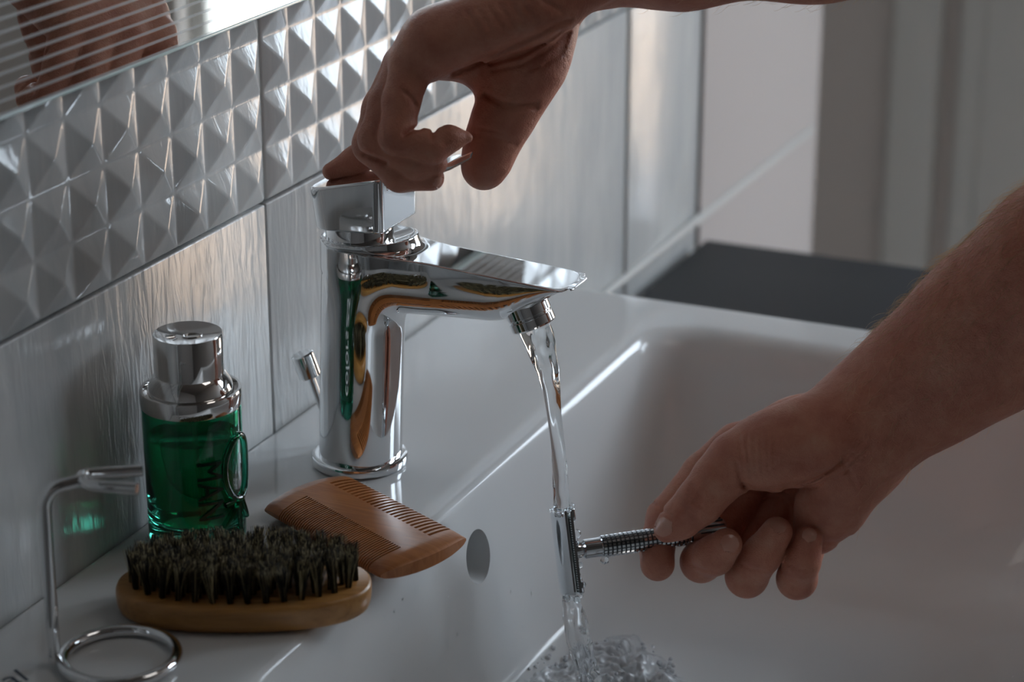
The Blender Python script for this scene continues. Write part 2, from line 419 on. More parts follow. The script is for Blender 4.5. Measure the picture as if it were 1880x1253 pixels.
# mirror
MIR = mat('mirror silver with frosted stripes', (0.80, 0.83, 0.82), 0.015, 1.0)
def mirror_material():
    n, l, b = nodes(MIR); tc = n.new('ShaderNodeTexCoord'); sp = n.new('ShaderNodeSeparateXYZ'); l.new(tc.outputs['Object'], sp.inputs[0])
    mm = n.new('ShaderNodeMath'); mm.operation = 'MODULO'; mm.inputs[1].default_value = 0.0056
    a = n.new('ShaderNodeMath'); a.operation = 'ADD'; a.inputs[1].default_value = 1.0026; l.new(sp.outputs['Z'], a.inputs[0]); l.new(a.outputs[0], mm.inputs[0])
    lt = n.new('ShaderNodeMath'); lt.operation = 'LESS_THAN'; lt.inputs[1].default_value = 0.0014; l.new(mm.outputs[0], lt.inputs[0])
    mu = n.new('ShaderNodeMath'); mu.operation = 'MULTIPLY'; mu.inputs[1].default_value = 0.45; l.new(lt.outputs[0], mu.inputs[0])
    fr = n.new('ShaderNodeBsdfPrincipled'); fr.inputs['Base Color'].default_value = (0.62, 0.64, 0.64, 1); fr.inputs['Roughness'].default_value = 0.6
    mx = n.new('ShaderNodeMixShader'); l.new(mu.outputs[0], mx.inputs[0]); l.new(b.outputs[0], mx.inputs[1]); l.new(fr.outputs[0], mx.inputs[2])
    l.new(mx.outputs[0], n['Material Output'].inputs['Surface'])
mirror_material()
MY = YB-0.0135
zb = float(np.mean([ony(x, y, MY)[2] for x, y in ((0, 215), (272, 107), (545, 0))]))
mir = empty('mirror', (0.0, MY, zb)); tag(mir, 'wall mirror with thin frosted horizontal stripes above the embossed tiles', 'mirror')
mp_ = box('pane', (-0.55, 0.36, 0.0, 0.004, 0.0, 0.60), MIR, mir)
EDGE = mat('polished glass edge', (0.55, 0.66, 0.64), 0.1)
box('glass_edge', (-0.55, 0.36, -0.0006, 0.0045, -0.0016, 0.0), EDGE, mir, 0.0004)
box('backing', (-0.53, 0.34, 0.0042, 0.0128, 0.03, 0.58), PAINT, mir)

# ------------------------------------------------------------------ basin mixer tap
tap = empty('tap', (0, 0, 0)); tag(tap, 'polished chrome single lever basin tap running water into the basin', 'tap')
lathe('base_ring', [(0.0001, 0.0002), (0.0240, 0.0002), (0.0249, 0.0012), (0.0250, 0.0038), (0.0246, 0.0050), (0.0236, 0.0056), (0.0218, 0.0056), (0.0001, 0.0056)], CHROME, tap, 96)
def lerp(a, b, t): return a+(b-a)*t
def sstep(a, b, x): t = np.clip((x-a)/(b-a), 0, 1); return t*t*(3-2*t)
def tap_body(x, y, z):
    ax = np.abs(x)
    cy = -0.4-5.0*np.clip(z/125, 0, 1.1); r = 20.7-0.3*np.clip(z/125, 0, 1)
    n = 2.35
    q = (((ax+1e-6)/r)**n+((np.abs(y-cy)+1e-6)/r)**n)**(1/n)
    d = (q-1)*r
    # spout: flat top, keel-shaped underside
    wd = 16.0+5.2*sstep(-50, -14, y)
    top = 120.4+0.0588*(y+31)
    yy = -y
    bot = np.interp(yy, [-40, 28, 45, 62, 78, 85, 92, 105, 118, 127], [86.5, 87.2, 88.2, 89.2, 90.2, 92.0, 95.4, 104.2, 113.0, 119.2])
    hh = np.maximum(top-bot, 1.0)
    e = 2.5
    qs = (((ax+1e-6)/wd)**e+((np.maximum(top-z, 0)+1e-6)/hh)**e)**(1/e)
    ds = (qs-1)*np.minimum(wd, hh)
    ds = smax(ds, z-top, 1.0)
    ds = smax(ds, -(y+122.6), 0.8)
    ds = np.maximum(ds, y-2)
    d = smax(d, z-top-0.2, 1.0)
    d = smin(d, ds, 9.0)
    d = np.maximum(d, np.minimum(z-top-0.05, 30))
    # collar: low oval step that carries the handle
    cyy = np.where(y > -5, (y+5)/20.3, (y+5)/28.5)
    qc = (((ax+1e-6)/20.5)**2.25+(np.abs(cyy)+1e-6)**2.25)**(1/2.25)
    dc = (qc-1)*20.5
    zt = 125.3-0.06*(y+4)
    flare = np.clip((zt-z)/6, 0, 1)
    dc = dc-1.5*flare*flare*sstep(-6, -24, y)
    dc = smax(dc, z-zt, 1.0); dc = smax(dc, (108-z)+np.maximum(0, -(y+14))*0.5, 2.0)
    d = smin(d, dc, 2.5)
    # dish in the collar
    sp = np.sqrt((x/1.0)**2+((y+6.0)/1.0)**2+(z-(126.0+62-4.6))**2)-62.0
    d = smax(d, -sp, 0.8)
    return np.maximum(d, 5.0-z)
implicit_object('body', tap_body, (-27, -127, 4), (27, 27, 129), 0.75, CHROME, tap)['label'] = 'chrome column with flat-topped spout'
lathe('cartridge_neck', [(0.0001, 0.112), (0.0170, 0.112), (0.0170, 0.1275), (0.0164, 0.129), (0.0164, 0.140), (0.0001, 0.140)], CHROME, tap, 64, mtx=Matrix.Translation((0, -0.003, 0)))
def tap_handle(x, y, z):
    # square front, round back, rising towards the front; lever plate runs on from its top
    k = (z-131)/20.0
    ax = np.abs(x); hw = 20.6+0.4*k
    cr_ = 11.0
    qx = ax-hw+cr_; qy = y-(14.6+2.6*k)+cr_
    db = np.sqrt(np.maximum(qx, 0)**2+np.maximum(qy, 0)**2)+np.minimum(np.maximum(qx, qy), 0)-cr_
    qx = ax-hw+4.2; qy = -(y+25.5+0.2*k)+4.2
    dfr = np.sqrt(np.maximum(qx, 0)**2+np.maximum(qy, 0)**2)+np.minimum(np.maximum(qx, qy), 0)-4.2
    d = np.where(y > 0, db, dfr)
    ztop = 154.5-0.235*y
    zbot = 131.0+0.0*y-0.06*(y)
    d = smax(d, (z-ztop)*0.97, 1.6)
    d = smax(d, zbot-z, 1.2)
    # lever
    yy = -y
    zl = np.interp(yy, [0, 22, 36, 48, 58, 68, 76], [153.0, 159.2, 163.0, 166.4, 170.4, 176.0, 181.0])
    th = np.interp(yy, [0, 22, 40, 60, 76], [7, 6.0, 4.4, 3.8, 3.2])
    hw2 = np.interp(yy, [0, 16, 24, 34, 74], [15.0, 15.0, 14.0, 11.5, 10.6])
    dl = np.maximum(np.abs(z-(zl-th/2))*0.92-th/2+1.0, ax-hw2+1.0)
    a_ = np.maximum(np.abs(z-(zl-th/2))*0.92-th/2+1.0, 0); b_ = np.maximum(ax-hw2+1.0, 0)
    dl = np.where(dl > 0, np.sqrt(a_*a_+b_*b_), dl)-1.0
    dl = smax(dl, -(y+71.0), 2.0); dl = np.maximum(dl, y-2)
    return smin(d, dl, 2.0)
hd = implicit_object('handle', tap_handle, (-25, -79, 128), (25, 26, 184), 0.6, CHROME, tap); hd['label'] = 'chrome lever handle raised open'
# aerator, tilted with the underside of the spout
AM = Matrix.Translation((0, -0.0948, 0.0972)) @ Matrix.Rotation(math.radians(-24), 4, 'X')
lathe('aerator', [(0.0001, 0.006), (0.0112, 0.006), (0.0112, -0.0018), (0.0106, -0.0022), (0.0106, -0.0032), (0.0113, -0.0036), (0.0113, -0.0076), (0.0106, -0.0084), (0.0088, -0.0084), (0.0085, -0.006), (0.0001, -0.006)], CHROME, tap, 64, mtx=AM)
# pop-up rod behind the column
kb = np.array([0.0095, 0.0375, 0.0505])
rod_dir = Vector((0.12, -0.28, -0.95)).normalized()
q = rod_dir.to_track_quat('Z', 'Y').to_matrix().to_4x4()
KM = Matrix.Translation(Vector(kb)) @ q
lathe('waste_knob', [(0.0001, -0.0005), (0.0052, -0.0005), (0.0060, 0.0002), (0.0060, 0.0125), (0.0055, 0.0130), (0.0001, 0.0130)], CHROME, tap, 40, mtx=KM)
tube('waste_rod', [kb+np.array(rod_dir)*0.012, kb+np.array(rod_dir)*0.0525], 0.0021, CHROME, tap)

# ------------------------------------------------------------------ green perfume bottle
GLASS = mat('green bottle glass', (0.045, 0.40, 0.26), 0.0, IOR=1.5, Transmission_Weight=1.0)
LIQ = mat('green perfume', (0.08, 0.80, 0.58), 0.0, IOR=1.36, Transmission_Weight=1.0)
PLAS = mat('clear plastic', (0.7, 0.9, 0.8), 0.05, IOR=1.45, Transmission_Weight=0.8)
SILV = chrome('silver cap metal', 0.06, (0.80, 0.79, 0.78))
bt = empty('perfume_bottle', (-0.1125, 0.0290, 0.0)); tag(bt, 'green glass perfume bottle with round silver cap standing beside the tiled wall', 'bottle')
RO = 0.0234
lathe('glass_body', [(0.0001, 0.0006), (0.018, 0.0002), (0.0222, 0.0006), (0.0232, 0.0018), (RO, 0.004), (RO, 0.068), (0.0225, 0.0712), (0.0120, 0.0745), (0.0120, 0.0765), (0.0105, 0.0765), (0.0105, 0.0735),
                     (0.0202, 0.0695), (0.0214, 0.0670), (0.0214, 0.0150), (0.0200, 0.0115), (0.0150, 0.0098), (0.0001, 0.0090)], GLASS, bt, 96, sharp=60)
lathe('liquid', [(0.0001, 0.0092), (0.0149, 0.0100), (0.0199, 0.0117), (0.02128, 0.0151), (0.02128, 0.0552), (0.0208, 0.0548), (0.0001, 0.0546)], LIQ, bt, 96, sharp=60)
tube('dip_tube', [(0.001, 0.0, 0.074), (0.0, -0.001, 0.045), (-0.004, -0.006, 0.0115)], 0.0011, PLAS, bt, 12)
lathe('collar', [(0.0210, 0.0695), (0.0237, 0.0695), (0.0240, 0.0705), (0.0240, 0.0765), (0.0236, 0.0775), (0.0224, 0.0775), (0.0220, 0.0765), (0.0218, 0.0745), (0.0150, 0.0742), (0.0150, 0.0700)], SILV, bt, 96)
lathe('shoulder', [(0.0150, 0.0735), (0.0203, 0.0738), (0.0204, 0.0765), (0.0200, 0.0785), (0.0190, 0.0810), (0.0178, 0.0830), (0.0166, 0.0848), (0.0150, 0.0860), (0.0001, 0.0860)], SILV, bt, 96)
capo = lathe('cap', [(0.0001, 0.0846), (0.0160, 0.0846), (0.0163, 0.0850), (0.0164, 0.1040), (0.0160, 0.1048), (0.0154, 0.1047), (0.0120, 0.1040), (0.0060, 0.1034), (0.0001, 0.1032)], SILV, bt, 96)
capo['label'] = 'silver cap with shallow dished top'
def capz(x, y): return 0.1034+0.3*(math.hypot(x, y)-0.006)*0.1
ring = [(0.0045*math.cos(a)+0.002, 0.0030*math.sin(a)-0.001, 0.1036) for a in np.linspace(0, 2*PI, 32, endpoint=False)]
ca, sa = math.cos(-0.9), math.sin(-0.9)
tube('emblem', [(x*ca-y*sa, x*sa+y*ca, z) for x, y, z in ring], 0.00028, SILV, capo, 8, True)
V = []; Fc = []
for k, a in enumerate(np.linspace(2.2, 4.1, 7)):
    v_, f_ = tube_vf([(0.0036*math.cos(a)-0.003, 0.0026*math.sin(a), 0.1035), (0.0075*math.cos(a)-0.003, 0.0065*math.sin(a), 0.1038)], 0.0002, 6)
    o_ = len(V); V += [(x*ca-y*sa, x*sa+y*ca, z) for x, y, z in v_]; Fc += [tuple(i+o_ for i in f) for f in f_]
pymesh('emblem_rays', V, Fc, SILV, capo)
# relief on the glass: big word wound round the side, ring and strokes
def wrap(me, ang0, zc, rad, rot90=True):
    for v_ in me.vertices:
        x, y, z = v_.co
        if rot90: x, y = -y*1.0, x           # letters run up the bottle
        a = ang0+x/rad
        rr = rad+z; v_.co = (rr*math.cos(a), rr*math.sin(a), zc+y)
# camera direction as seen from the bottle
acam = math.atan2(CAM[1]-0.0315, CAM[0]+0.114)
def subdiv_text(body, size, ext):
    me = text_mesh(body, size, ext); bm = bmesh.new(); bm.from_mesh(me)
    bmesh.ops.subdivide_edges(bm, edges=[e for e in bm.edges if e.calc_length() > size*0.18], cuts=3)
    bmesh.ops.triangulate(bm, faces=bm.faces[:]); bm.to_mesh(me); bm.free(); return me
EMB = mat('dark green relief glass', (0.001, 0.018, 0.012), 0.25)
tm = subdiv_text('MAN', 0.0170, 0.0007)
for v_ in tm.vertices: v_.co.x *= 0.82; v_.co.y *= 1.05
for v_ in tm.vertices:                                   # reads downwards
    x, y, z = v_.co; v_.co = (-x, -y, z)
wrap(tm, acam+math.radians(15), 0.0335, RO+0.0002)
link('lettering', tm, EMB, bt)['label'] = 'raised dark letters down the side'
def on_cyl(a, z, rr=RO+0.0002): return (rr*math.cos(a), rr*math.sin(a), z)
a0 = acam+math.radians(60)
tube('relief_ring', [on_cyl(a0+math.radians(25)*math.cos(t), 0.0405+0.0160*math.sin(t), RO+0.0006) for t in np.linspace(0, 2*PI, 40, endpoint=False)], 0.0016, GLASS, bt, 10, True)
for (da0, z0), (da1, z1) in (((-26, 0.0245), (-4, 0.0255)), ((-30, 0.0130), (-3, 0.0235)), ((2, 0.0240), (18, 0.0120)), ((-4, 0.0240), (-2, 0.0090))):
    tube('relief_bar', [on_cyl(a0+math.radians(da0+(da1-da0)*t), z0+(z1-z0)*t, RO+0.0005) for t in np.linspace(0, 1, 8)], 0.0014, GLASS, bt, 8)
WHITE = mat('white print', (0.8, 0.8, 0.8), 0.5)
tm = subdiv_text('colors', 0.0150, 0.00012); tm2 = tm
wrap(tm, math.radians(-14), 0.0340, RO+0.00025)
link('lettering', tm, WHITE, bt)['label'] = 'small white word on the side facing the tap'

# ------------------------------------------------------------------ beard brush
BAM = mat('oiled bamboo', (0.42, 0.22, 0.07), 0.38, Coat_Weight=0.15, Coat_Roughness=0.3)
v = coords(BAM, (1, 14, 10)); f = noise_tex(BAM, v, 26, 5, 0.6, 0.5); ramp(BAM, f, [(0.25, (0.25, 0.105, 0.022)), (0.5, (0.37, 0.170, 0.042)), (0.8, (0.46, 0.235, 0.068))])
bump(BAM, f, 0.1, 0.0006)
bc = onz(450, 1117, 0.0); baz = math.atan2(-0.914, 0.407)+math.radians(1.0)
br = empty('beard_brush', (bc[0], bc[1], 0.0), baz); tag(br, 'oval bamboo beard brush with dark bristles facing up on the washbasin edge', 'brush')
def oval_block(a, b, prof, n=96, ex=2.35):
    V = []; Fc = []
    for ins, z in prof:
        for i in range(n):
            t = 2*PI*i/n; c, s_ = math.cos(t), math.sin(t)
            V.append(((a-ins)*math.copysign(abs(c)**(2/ex), c), (b-ins)*math.copysign(abs(s_)**(2/ex), s_), z))
    for j in range(len(prof)-1):
        for i in range(n): Fc.append((j*n+i, j*n+(i+1) % n, (j+1)*n+(i+1) % n, (j+1)*n+i))
    Fc.append(tuple(range(n-1, -1, -1))); Fc.append(tuple(range((len(prof)-1)*n, len(prof)*n))); return V, Fc
BA, BB = 0.0573, 0.0285
V, Fc = oval_block(BA, BB, [(0.0055, 0.0003), (0.0030, 0.0008), (0.0012, 0.0024), (0.0003, 0.0055), (0.0, 0.0090), (0.0001, 0.0118), (0.0006, 0.0130), (0.0016, 0.0136)])
pymesh('handle', V, Fc, BAM, br, sharp=60)
BRK = mat('black bristle', (0.010, 0.008, 0.005), 0.65, Specular_IOR_Level=0.2); BRL = mat('pale bristle', (0.42, 0.34, 0.18), 0.6, Specular_IOR_Level=0.3); BRM = mat('brown bristle', (0.075, 0.055, 0.026), 0.6, Specular_IOR_Level=0.25)
HB = 0.0167
def tuft_mesh(seed, nb=80):
    r_ = random.Random(seed); V = []; Fc = []; mi = []
    for _ in range(nb):
        a = r_.uniform(0, 2*PI); q = math.sqrt(r_.random()); bx, by = 0.0013*q*math.cos(a), 0.0013*q*math.sin(a)
        fl = r_.uniform(1.7, 3.3); L_ = HB*r_.uniform(0.90, 1.0); jx, jy = r_.gauss(0, 0.0004), r_.gauss(0, 0.0004)
        P = [(bx, by, -0.0008), (bx*1.3+jx*.3, by*1.3+jy*.3, L_*0.4), (bx*fl+jx, by*fl+jy, L_)]
        v_, f_ = tube_vf(P, [0.00013, 0.00014, 0.00010], 3); k = len(V); V += v_; Fc += [tuple(i+k for i in f) for f in f_]
        c = r_.random(); mi += [0 if c < 0.60 else (1 if c < 0.80 else 2)]*len(f_)
    me = bpy.data.meshes.new('bristle_tuft'); me.from_pydata(V, [], Fc)
    for m_ in (BRK, BRL, BRM): me.materials.append(m_)
    me.polygons.foreach_set('material_index', mi); me.polygons.foreach_set('use_smooth', [True]*len(me.polygons)); me.update(); return me
TM = [tuft_mesh(s_) for s_ in range(8)]
rings = [(0.0500, 0.0222, 30), (0.0455, 0.0178, 28), (0.0405, 0.0134, 25), (0.0350, 0.0090, 22), (0.0290, 0.0048, 18)]
for a, b, n in rings:
    # spread evenly along the oval
    tt = np.linspace(0, 2*PI, 721); xx, yy = a*np.cos(tt), b*np.sin(tt); ss = np.concatenate([[0], np.cumsum(np.hypot(np.diff(xx), np.diff(yy)))])
    for i in range(n):
        s_ = ss[-1]*(i+0.5*(a < 0.05))/n; x, y = np.interp(s_, ss, xx), np.interp(s_, ss, yy)
        o = link('bristle_tuft', TM[random.randrange(8)], None, br); o.location = (x, y, 0.0134)
        o.rotation_euler = (-y*5.0, x*1.8, random.uniform(0, 6.28))
for x in np.linspace(-0.024, 0.024, 10):
    o = link('bristle_tuft', TM[random.randrange(8)], None, br); o.location = (x, random.gauss(0, .0004), 0.0134); o.rotation_euler = (0, x*2, random.uniform(0, 6.28))

# ------------------------------------------------------------------ wooden comb
PEAR = mat('reddish brown pear wood', (0.36, 0.14, 0.05), 0.32, Coat_Weight=0.12, Coat_Roughness=0.25)
v = coords(PEAR, (30, 3, 6)); f = noise_tex(PEAR, v, 12, 4, 0.55, 1.2); ramp(PEAR, f, [(0.3, (0.30, 0.100, 0.028)), (0.7, (0.42, 0.160, 0.050))])
cA, cD, cB, cC = [onz(*q, 0.0055)[:2] for q in ((486, 938), (699, 1060), (640, 880), (856, 992))]
WV = 0.053; LU = 0.097
def comb_xy(u, v_):
    s_, t_ = u/LU, v_/WV
    bul = 0.0048*4*t_*(1-t_)
    p_ = (np.array(cA)*(1-s_)+np.array(cD)*s_)*(1-t_)+(np.array(cB)*(1-s_)+np.array(cC)*s_)*t_
    d_ = (np.array(cD)-np.array(cA)); d_ = d_/np.linalg.norm(d_)
    # ends bulge outwards and curve
    return p_+d_*bul*(2*s_-1)*min(1, abs(2*s_-1)**3+0.0)
def comb_h(u, v_):
    t_ = abs(2*v_/WV-1); e_ = min(u, LU-u)
    h = 0.0010+0.0046*math.sqrt(max(0, 1-t_**2.2))
    return h*(0.55+0.45*math.sqrt(min(1, e_/0.006)))
nF, nC = 44, 24
F0, F1, C0, C1 = 0.0125, 0.0865, 0.0085, 0.0860
VF, VC = 0.0185, 0.0360
def slots(n, a, b, fr): p_ = (b-a)/n; return [(a+p_*i, a+p_*(i+fr)) for i in range(n+1) if i <= n and a+p_*(i+fr) < b+p_]
SF = slots(nF, F0, F1, 0.52); SCo = slots(nC, C0, C1, 0.52)
def comb_piece(name, uu, vv, keep, parent, taper=None):
    idx = {}; V = []; Fc = []
    def vert(i, j, s_):
        k = (i, j, s_)
        if k not in idx:
            x, y = comb_xy(uu[i], vv[j]); h = comb_h(uu[i], vv[j]); idx[k] = len(V); V.append((x, y, 0.0057+s_*h))
        return idx[k]
    K = [[keep(0.5*(uu[i]+uu[i+1]), 0.5*(vv[j]+vv[j+1])) for j in range(len(vv)-1)] for i in range(len(uu)-1)]
    for i in range(len(uu)-1):
        for j in range(len(vv)-1):
            if not K[i][j]: continue
            Fc.append((vert(i, j, 1), vert(i+1, j, 1), vert(i+1, j+1, 1), vert(i, j+1, 1)))
            Fc.append((vert(i, j, -1), vert(i, j+1, -1), vert(i+1, j+1, -1), vert(i+1, j, -1)))
            for (di, dj, a, b) in ((-1, 0, (i, j+1), (i, j)), (1, 0, (i+1, j), (i+1, j+1)), (0, -1, (i, j), (i+1, j)), (0, 1, (i+1, j+1), (i, j+1))):
                ii, jj = i+di, j+dj
                if 0 <= ii < len(K) and 0 <= jj < len(K[0]) and K[ii][jj]: continue
                Fc.append((vert(*a, 1), vert(*a, -1), vert(*b, -1), vert(*b, 1)))
    return pymesh(name, V, Fc, PEAR, parent, sharp=40)
comb = empty('comb', (0, 0, 0))
tag(comb, 'reddish brown wooden double-sided comb lying in front of the tap', 'comb')
vv_all = sorted(set(list(np.linspace(0, VF, 9))+list(np.linspace(VF, VC, 9))+list(np.linspace(VC, WV, 8))))
tu = [(SF[i][1], SF[i+1][0]) for i in range(len(SF)-1)]; tc_ = [(SCo[i][1], SCo[i+1][0]) for i in range(len(SCo)-1)]
fu0, fu1 = SF[0][0], SF[-1][1]; cu0, cu1 = SCo[0][0], SCo[-1][1]
uu = sorted(set([round(x, 6) for x in list(np.linspace(0, 0.008, 9))+list(np.linspace(LU-0.009, LU, 9))+list(np.linspace(0.008, LU-0.009, 24))+[fu0, fu1, cu0, cu1]]))
comb_piece('body', uu, vv_all, lambda u, v_: (VF < v_ < VC) or (v_ < VF and not (fu0 < u < fu1)) or (v_ > VC and not (cu0 < u < cu1)), comb)
for a, b in tu: comb_piece('fine_tooth', [a, b], list(np.linspace(0, VF+0.0004, 9)), lambda u, v_: True, comb)
for a, b in tc_: comb_piece('coarse_tooth', [a, b], list(np.linspace(VC-0.0004, WV, 9)), lambda u, v_: True, comb)

# ------------------------------------------------------------------ razor stand (bent chrome wire)
st = empty('razor_stand', (-0.2494, 0.0171, 0.0)); tag(st, 'bent chrome wire razor stand with ring base and two-pronged fork', 'razor stand')
def rel(P, o=(-0.2494, 0.0171, 0.0)): return [tuple(np.array(p, float)-np.array(o)) for p in P]
WR = 0.0027
rc = (onz(115, 1205, 0.003)+onz(325, 1205, 0.003))/2
tube('base_ring', rel([(rc[0]+0.0243*math.cos(a), rc[1]+0.0243*math.sin(a), WR) for a in np.linspace(0, 2*PI, 72, endpoint=False)]), WR, CHROME, st, 20, True)
ZT = 0.0835
pj = onz(158, 880, ZT); p1 = np.array([-0.2494, 0.0171, 0.002]); p2 = np.array([-0.2470, 0.0178, ZT-0.010]); 
dj = (pj-np.array([p2[0], p2[1], ZT])); dj[2] = 0; dj = dj/np.linalg.norm(dj)
arc = [p2+dj*0.009*(1-math.cos(a))+np.array([0, 0, 0.009*math.sin(a)]) for a in np.linspace(0, PI/2, 9)]
tube('post', rel([p1]+[p1+(p2-p1)*t for t in (0.3, 0.6, 0.9)]+arc+[pj]), WR, CHROME, st, 20)
pe1, pe2 = onz(262, 864, ZT), onz(252, 898, ZT); pa1, pa2 = onz(190, 868, ZT), onz(182, 893, ZT)
fork = smooth_path([pe1, pe1+(pa1-pe1)*0.5, pa1, onz(158, 871, ZT), onz(150, 879, ZT), onz(158, 888, ZT), pa2, pe2+(pa2-pe2)*0.5, pe2], 8)
tube('fork', rel(fork), 0.0024, CHROME, st, 20)

# ------------------------------------------------------------------ running water
WATER = mat('water', (0.97, 0.99, 1.0), 0.0, IOR=1.33, Transmission_Weight=1.0)
def stream(name, pts, radii, seed, m=WATER, n=28, parent=None, ripple=0.10):
    P = smooth_path([(0.0+p[0], p[1], p[2]) for p in pts], 14); T = np.linspace(0, len(radii)-1, len(P)); Rr = np.interp(T, range(len(radii)), radii)
    V = []; N = len(P)
    for i in range(N):
        p_ = Vector(P[i]); t = (Vector(P[min(i+1, N-1)])-Vector(P[max(i-1, 0)])).normalized(); a_ = t.cross(Vector((0, 1, 0.2))).normalized(); b_ = t.cross(a_)
        tw = i*0.03+seed
        for k in range(n):
            an = 2*PI*k/n
            nz = mnoise.noise(Vector((math.cos(an)*1.6+seed, math.sin(an)*1.6, i*0.05)))*0.9+mnoise.noise(Vector((math.cos(an)*4, math.sin(an)*4+seed, i*0.16)))*0.45
            r_ = Rr[i]*(1+0.22*math.cos(2*(an-tw))+ripple*2.2*nz)
            V.append(tuple(p_+a_*math.cos(an)*r_+b_*math.sin(an)*r_))
    Fc = [(i*n+k, i*n+(k+1) % n, (i+1)*n+(k+1) % n, (i+1)*n+k) for i in range(N-1) for k in range(n)]
    Fc.append(tuple(range(n-1, -1, -1))); Fc.append(tuple(range((N-1)*n, N*n)))
    return pymesh(name, V, Fc, m, parent, smooth=True)
wt = empty('running_water', (0, 0, 0)); tag(wt, 'clear stream of water falling from the tap over the razor into the basin', 'water')
stream('upper_stream', [(0, -0.0985, 0.0895), (0, -0.1025, 0.076), (0, -0.1065, 0.062), (0, -0.1105, 0.034), (0, -0.1128, 0.010), (0.000, -0.1140, -0.0085)],
       [0.0066, 0.0056, 0.0047, 0.0041, 0.0038, 0.0040], 1.3, parent=wt, ripple=0.14)
stream('lower_stream', [(0, -0.1178, -0.0505), (0, -0.1205, -0.063), (0.0, -0.1240, -0.078), (0, -0.1290, -0.094), (0, -0.1320, -0.1045)],
       [0.0030, 0.0044, 0.0054, 0.0058, 0.0075], 4.1, parent=wt, ripple=0.2)
# churned pool on the basin floor
def pool():
    n1, n2 = 200, 130; V = []; Fc = []; cx, cy = -0.002, -0.132
    for i in range(n1):
        for j in range(n2):
            a = 2*PI*i/n1; q = j/(n2-1); rr = 0.060*q*(1+0.10*math.sin(3*a+1)+0.07*math.sin(5*a)+0.05*math.sin(11*a))
            x, y = cx+rr*math.cos(a)*1.15, cy+rr*math.sin(a)*0.75
            p_ = Vector((x*60, y*60, 0)); h = 0.0030*math.exp(-((q-0.72)/0.20)**2)
            e_ = (1-q**4)*min(1, 0.5+q)
            h += (abs(mnoise.noise(p_*1.1+Vector((mnoise.noise(p_*2), 0, 0))))*0.0075+abs(mnoise.noise(p_*2.7))*0.0042+abs(mnoise.noise(p_*6))*0.0018)*e_
            fl = -0.1106+max(0, (y+0.118))**2*7
            V.append((x, y, fl-0.0006+h+0.0012*(1-q**4)))
    for i in range(n1):
        for j in range(n2-1): Fc.append((i*n2+j, ((i+1) % n1)*n2+j, ((i+1) % n1)*n2+j+1, i*n2+j+1))
    k0 = len(V)
    for i in range(n1): v0 = V[i*n2+n2-1]; V.append((v0[0], v0[1], v0[2]-0.004))
    for i in range(n1): j = (i+1) % n1; Fc.append((i*n2+n2-1, k0+i, k0+j, j*n2+n2-1))
    Fc.append(tuple(k0+i for i in range(n1)))
    return pymesh('splash_pool', V, Fc, AER, wt, smooth=True)
AER = mat('aerated water', (0.93, 0.95, 0.97), 0.02, IOR=1.33, Transmission_Weight=0.5)
def bubbles():
    V = []; Fc = []; r_ = random.Random(21)
    for _ in range(320):
        a = r_.uniform(0, 2*PI); q = r_.choice([r_.uniform(0.6, 0.92), r_.uniform(0.1, 0.9)]); rr = 0.060*q
        x, y = -0.002+rr*math.cos(a)*1.15, -0.132+rr*math.sin(a)*0.75
        z = -0.1106+max(0, (y+0.118))**2*7+r_.uniform(0.0015, 0.006); rad = r_.uniform(0.0005, 0.0017)
        bm = bmesh.new(); bmesh.ops.create_icosphere(bm, subdivisions=1, radius=rad); k = len(V)
        for v_ in bm.verts: V.append((x+v_.co.x, y+v_.co.y, z+v_.co.z))
        Fc += [tuple(v_.index+k for v_ in f.verts) for f in bm.faces]; bm.free()
    o = pymesh('bubbles', V, Fc, AER, wt, smooth=True); o['kind'] = 'stuff'
bubbles()
pool()['label'] = 'churned water on the basin floor'

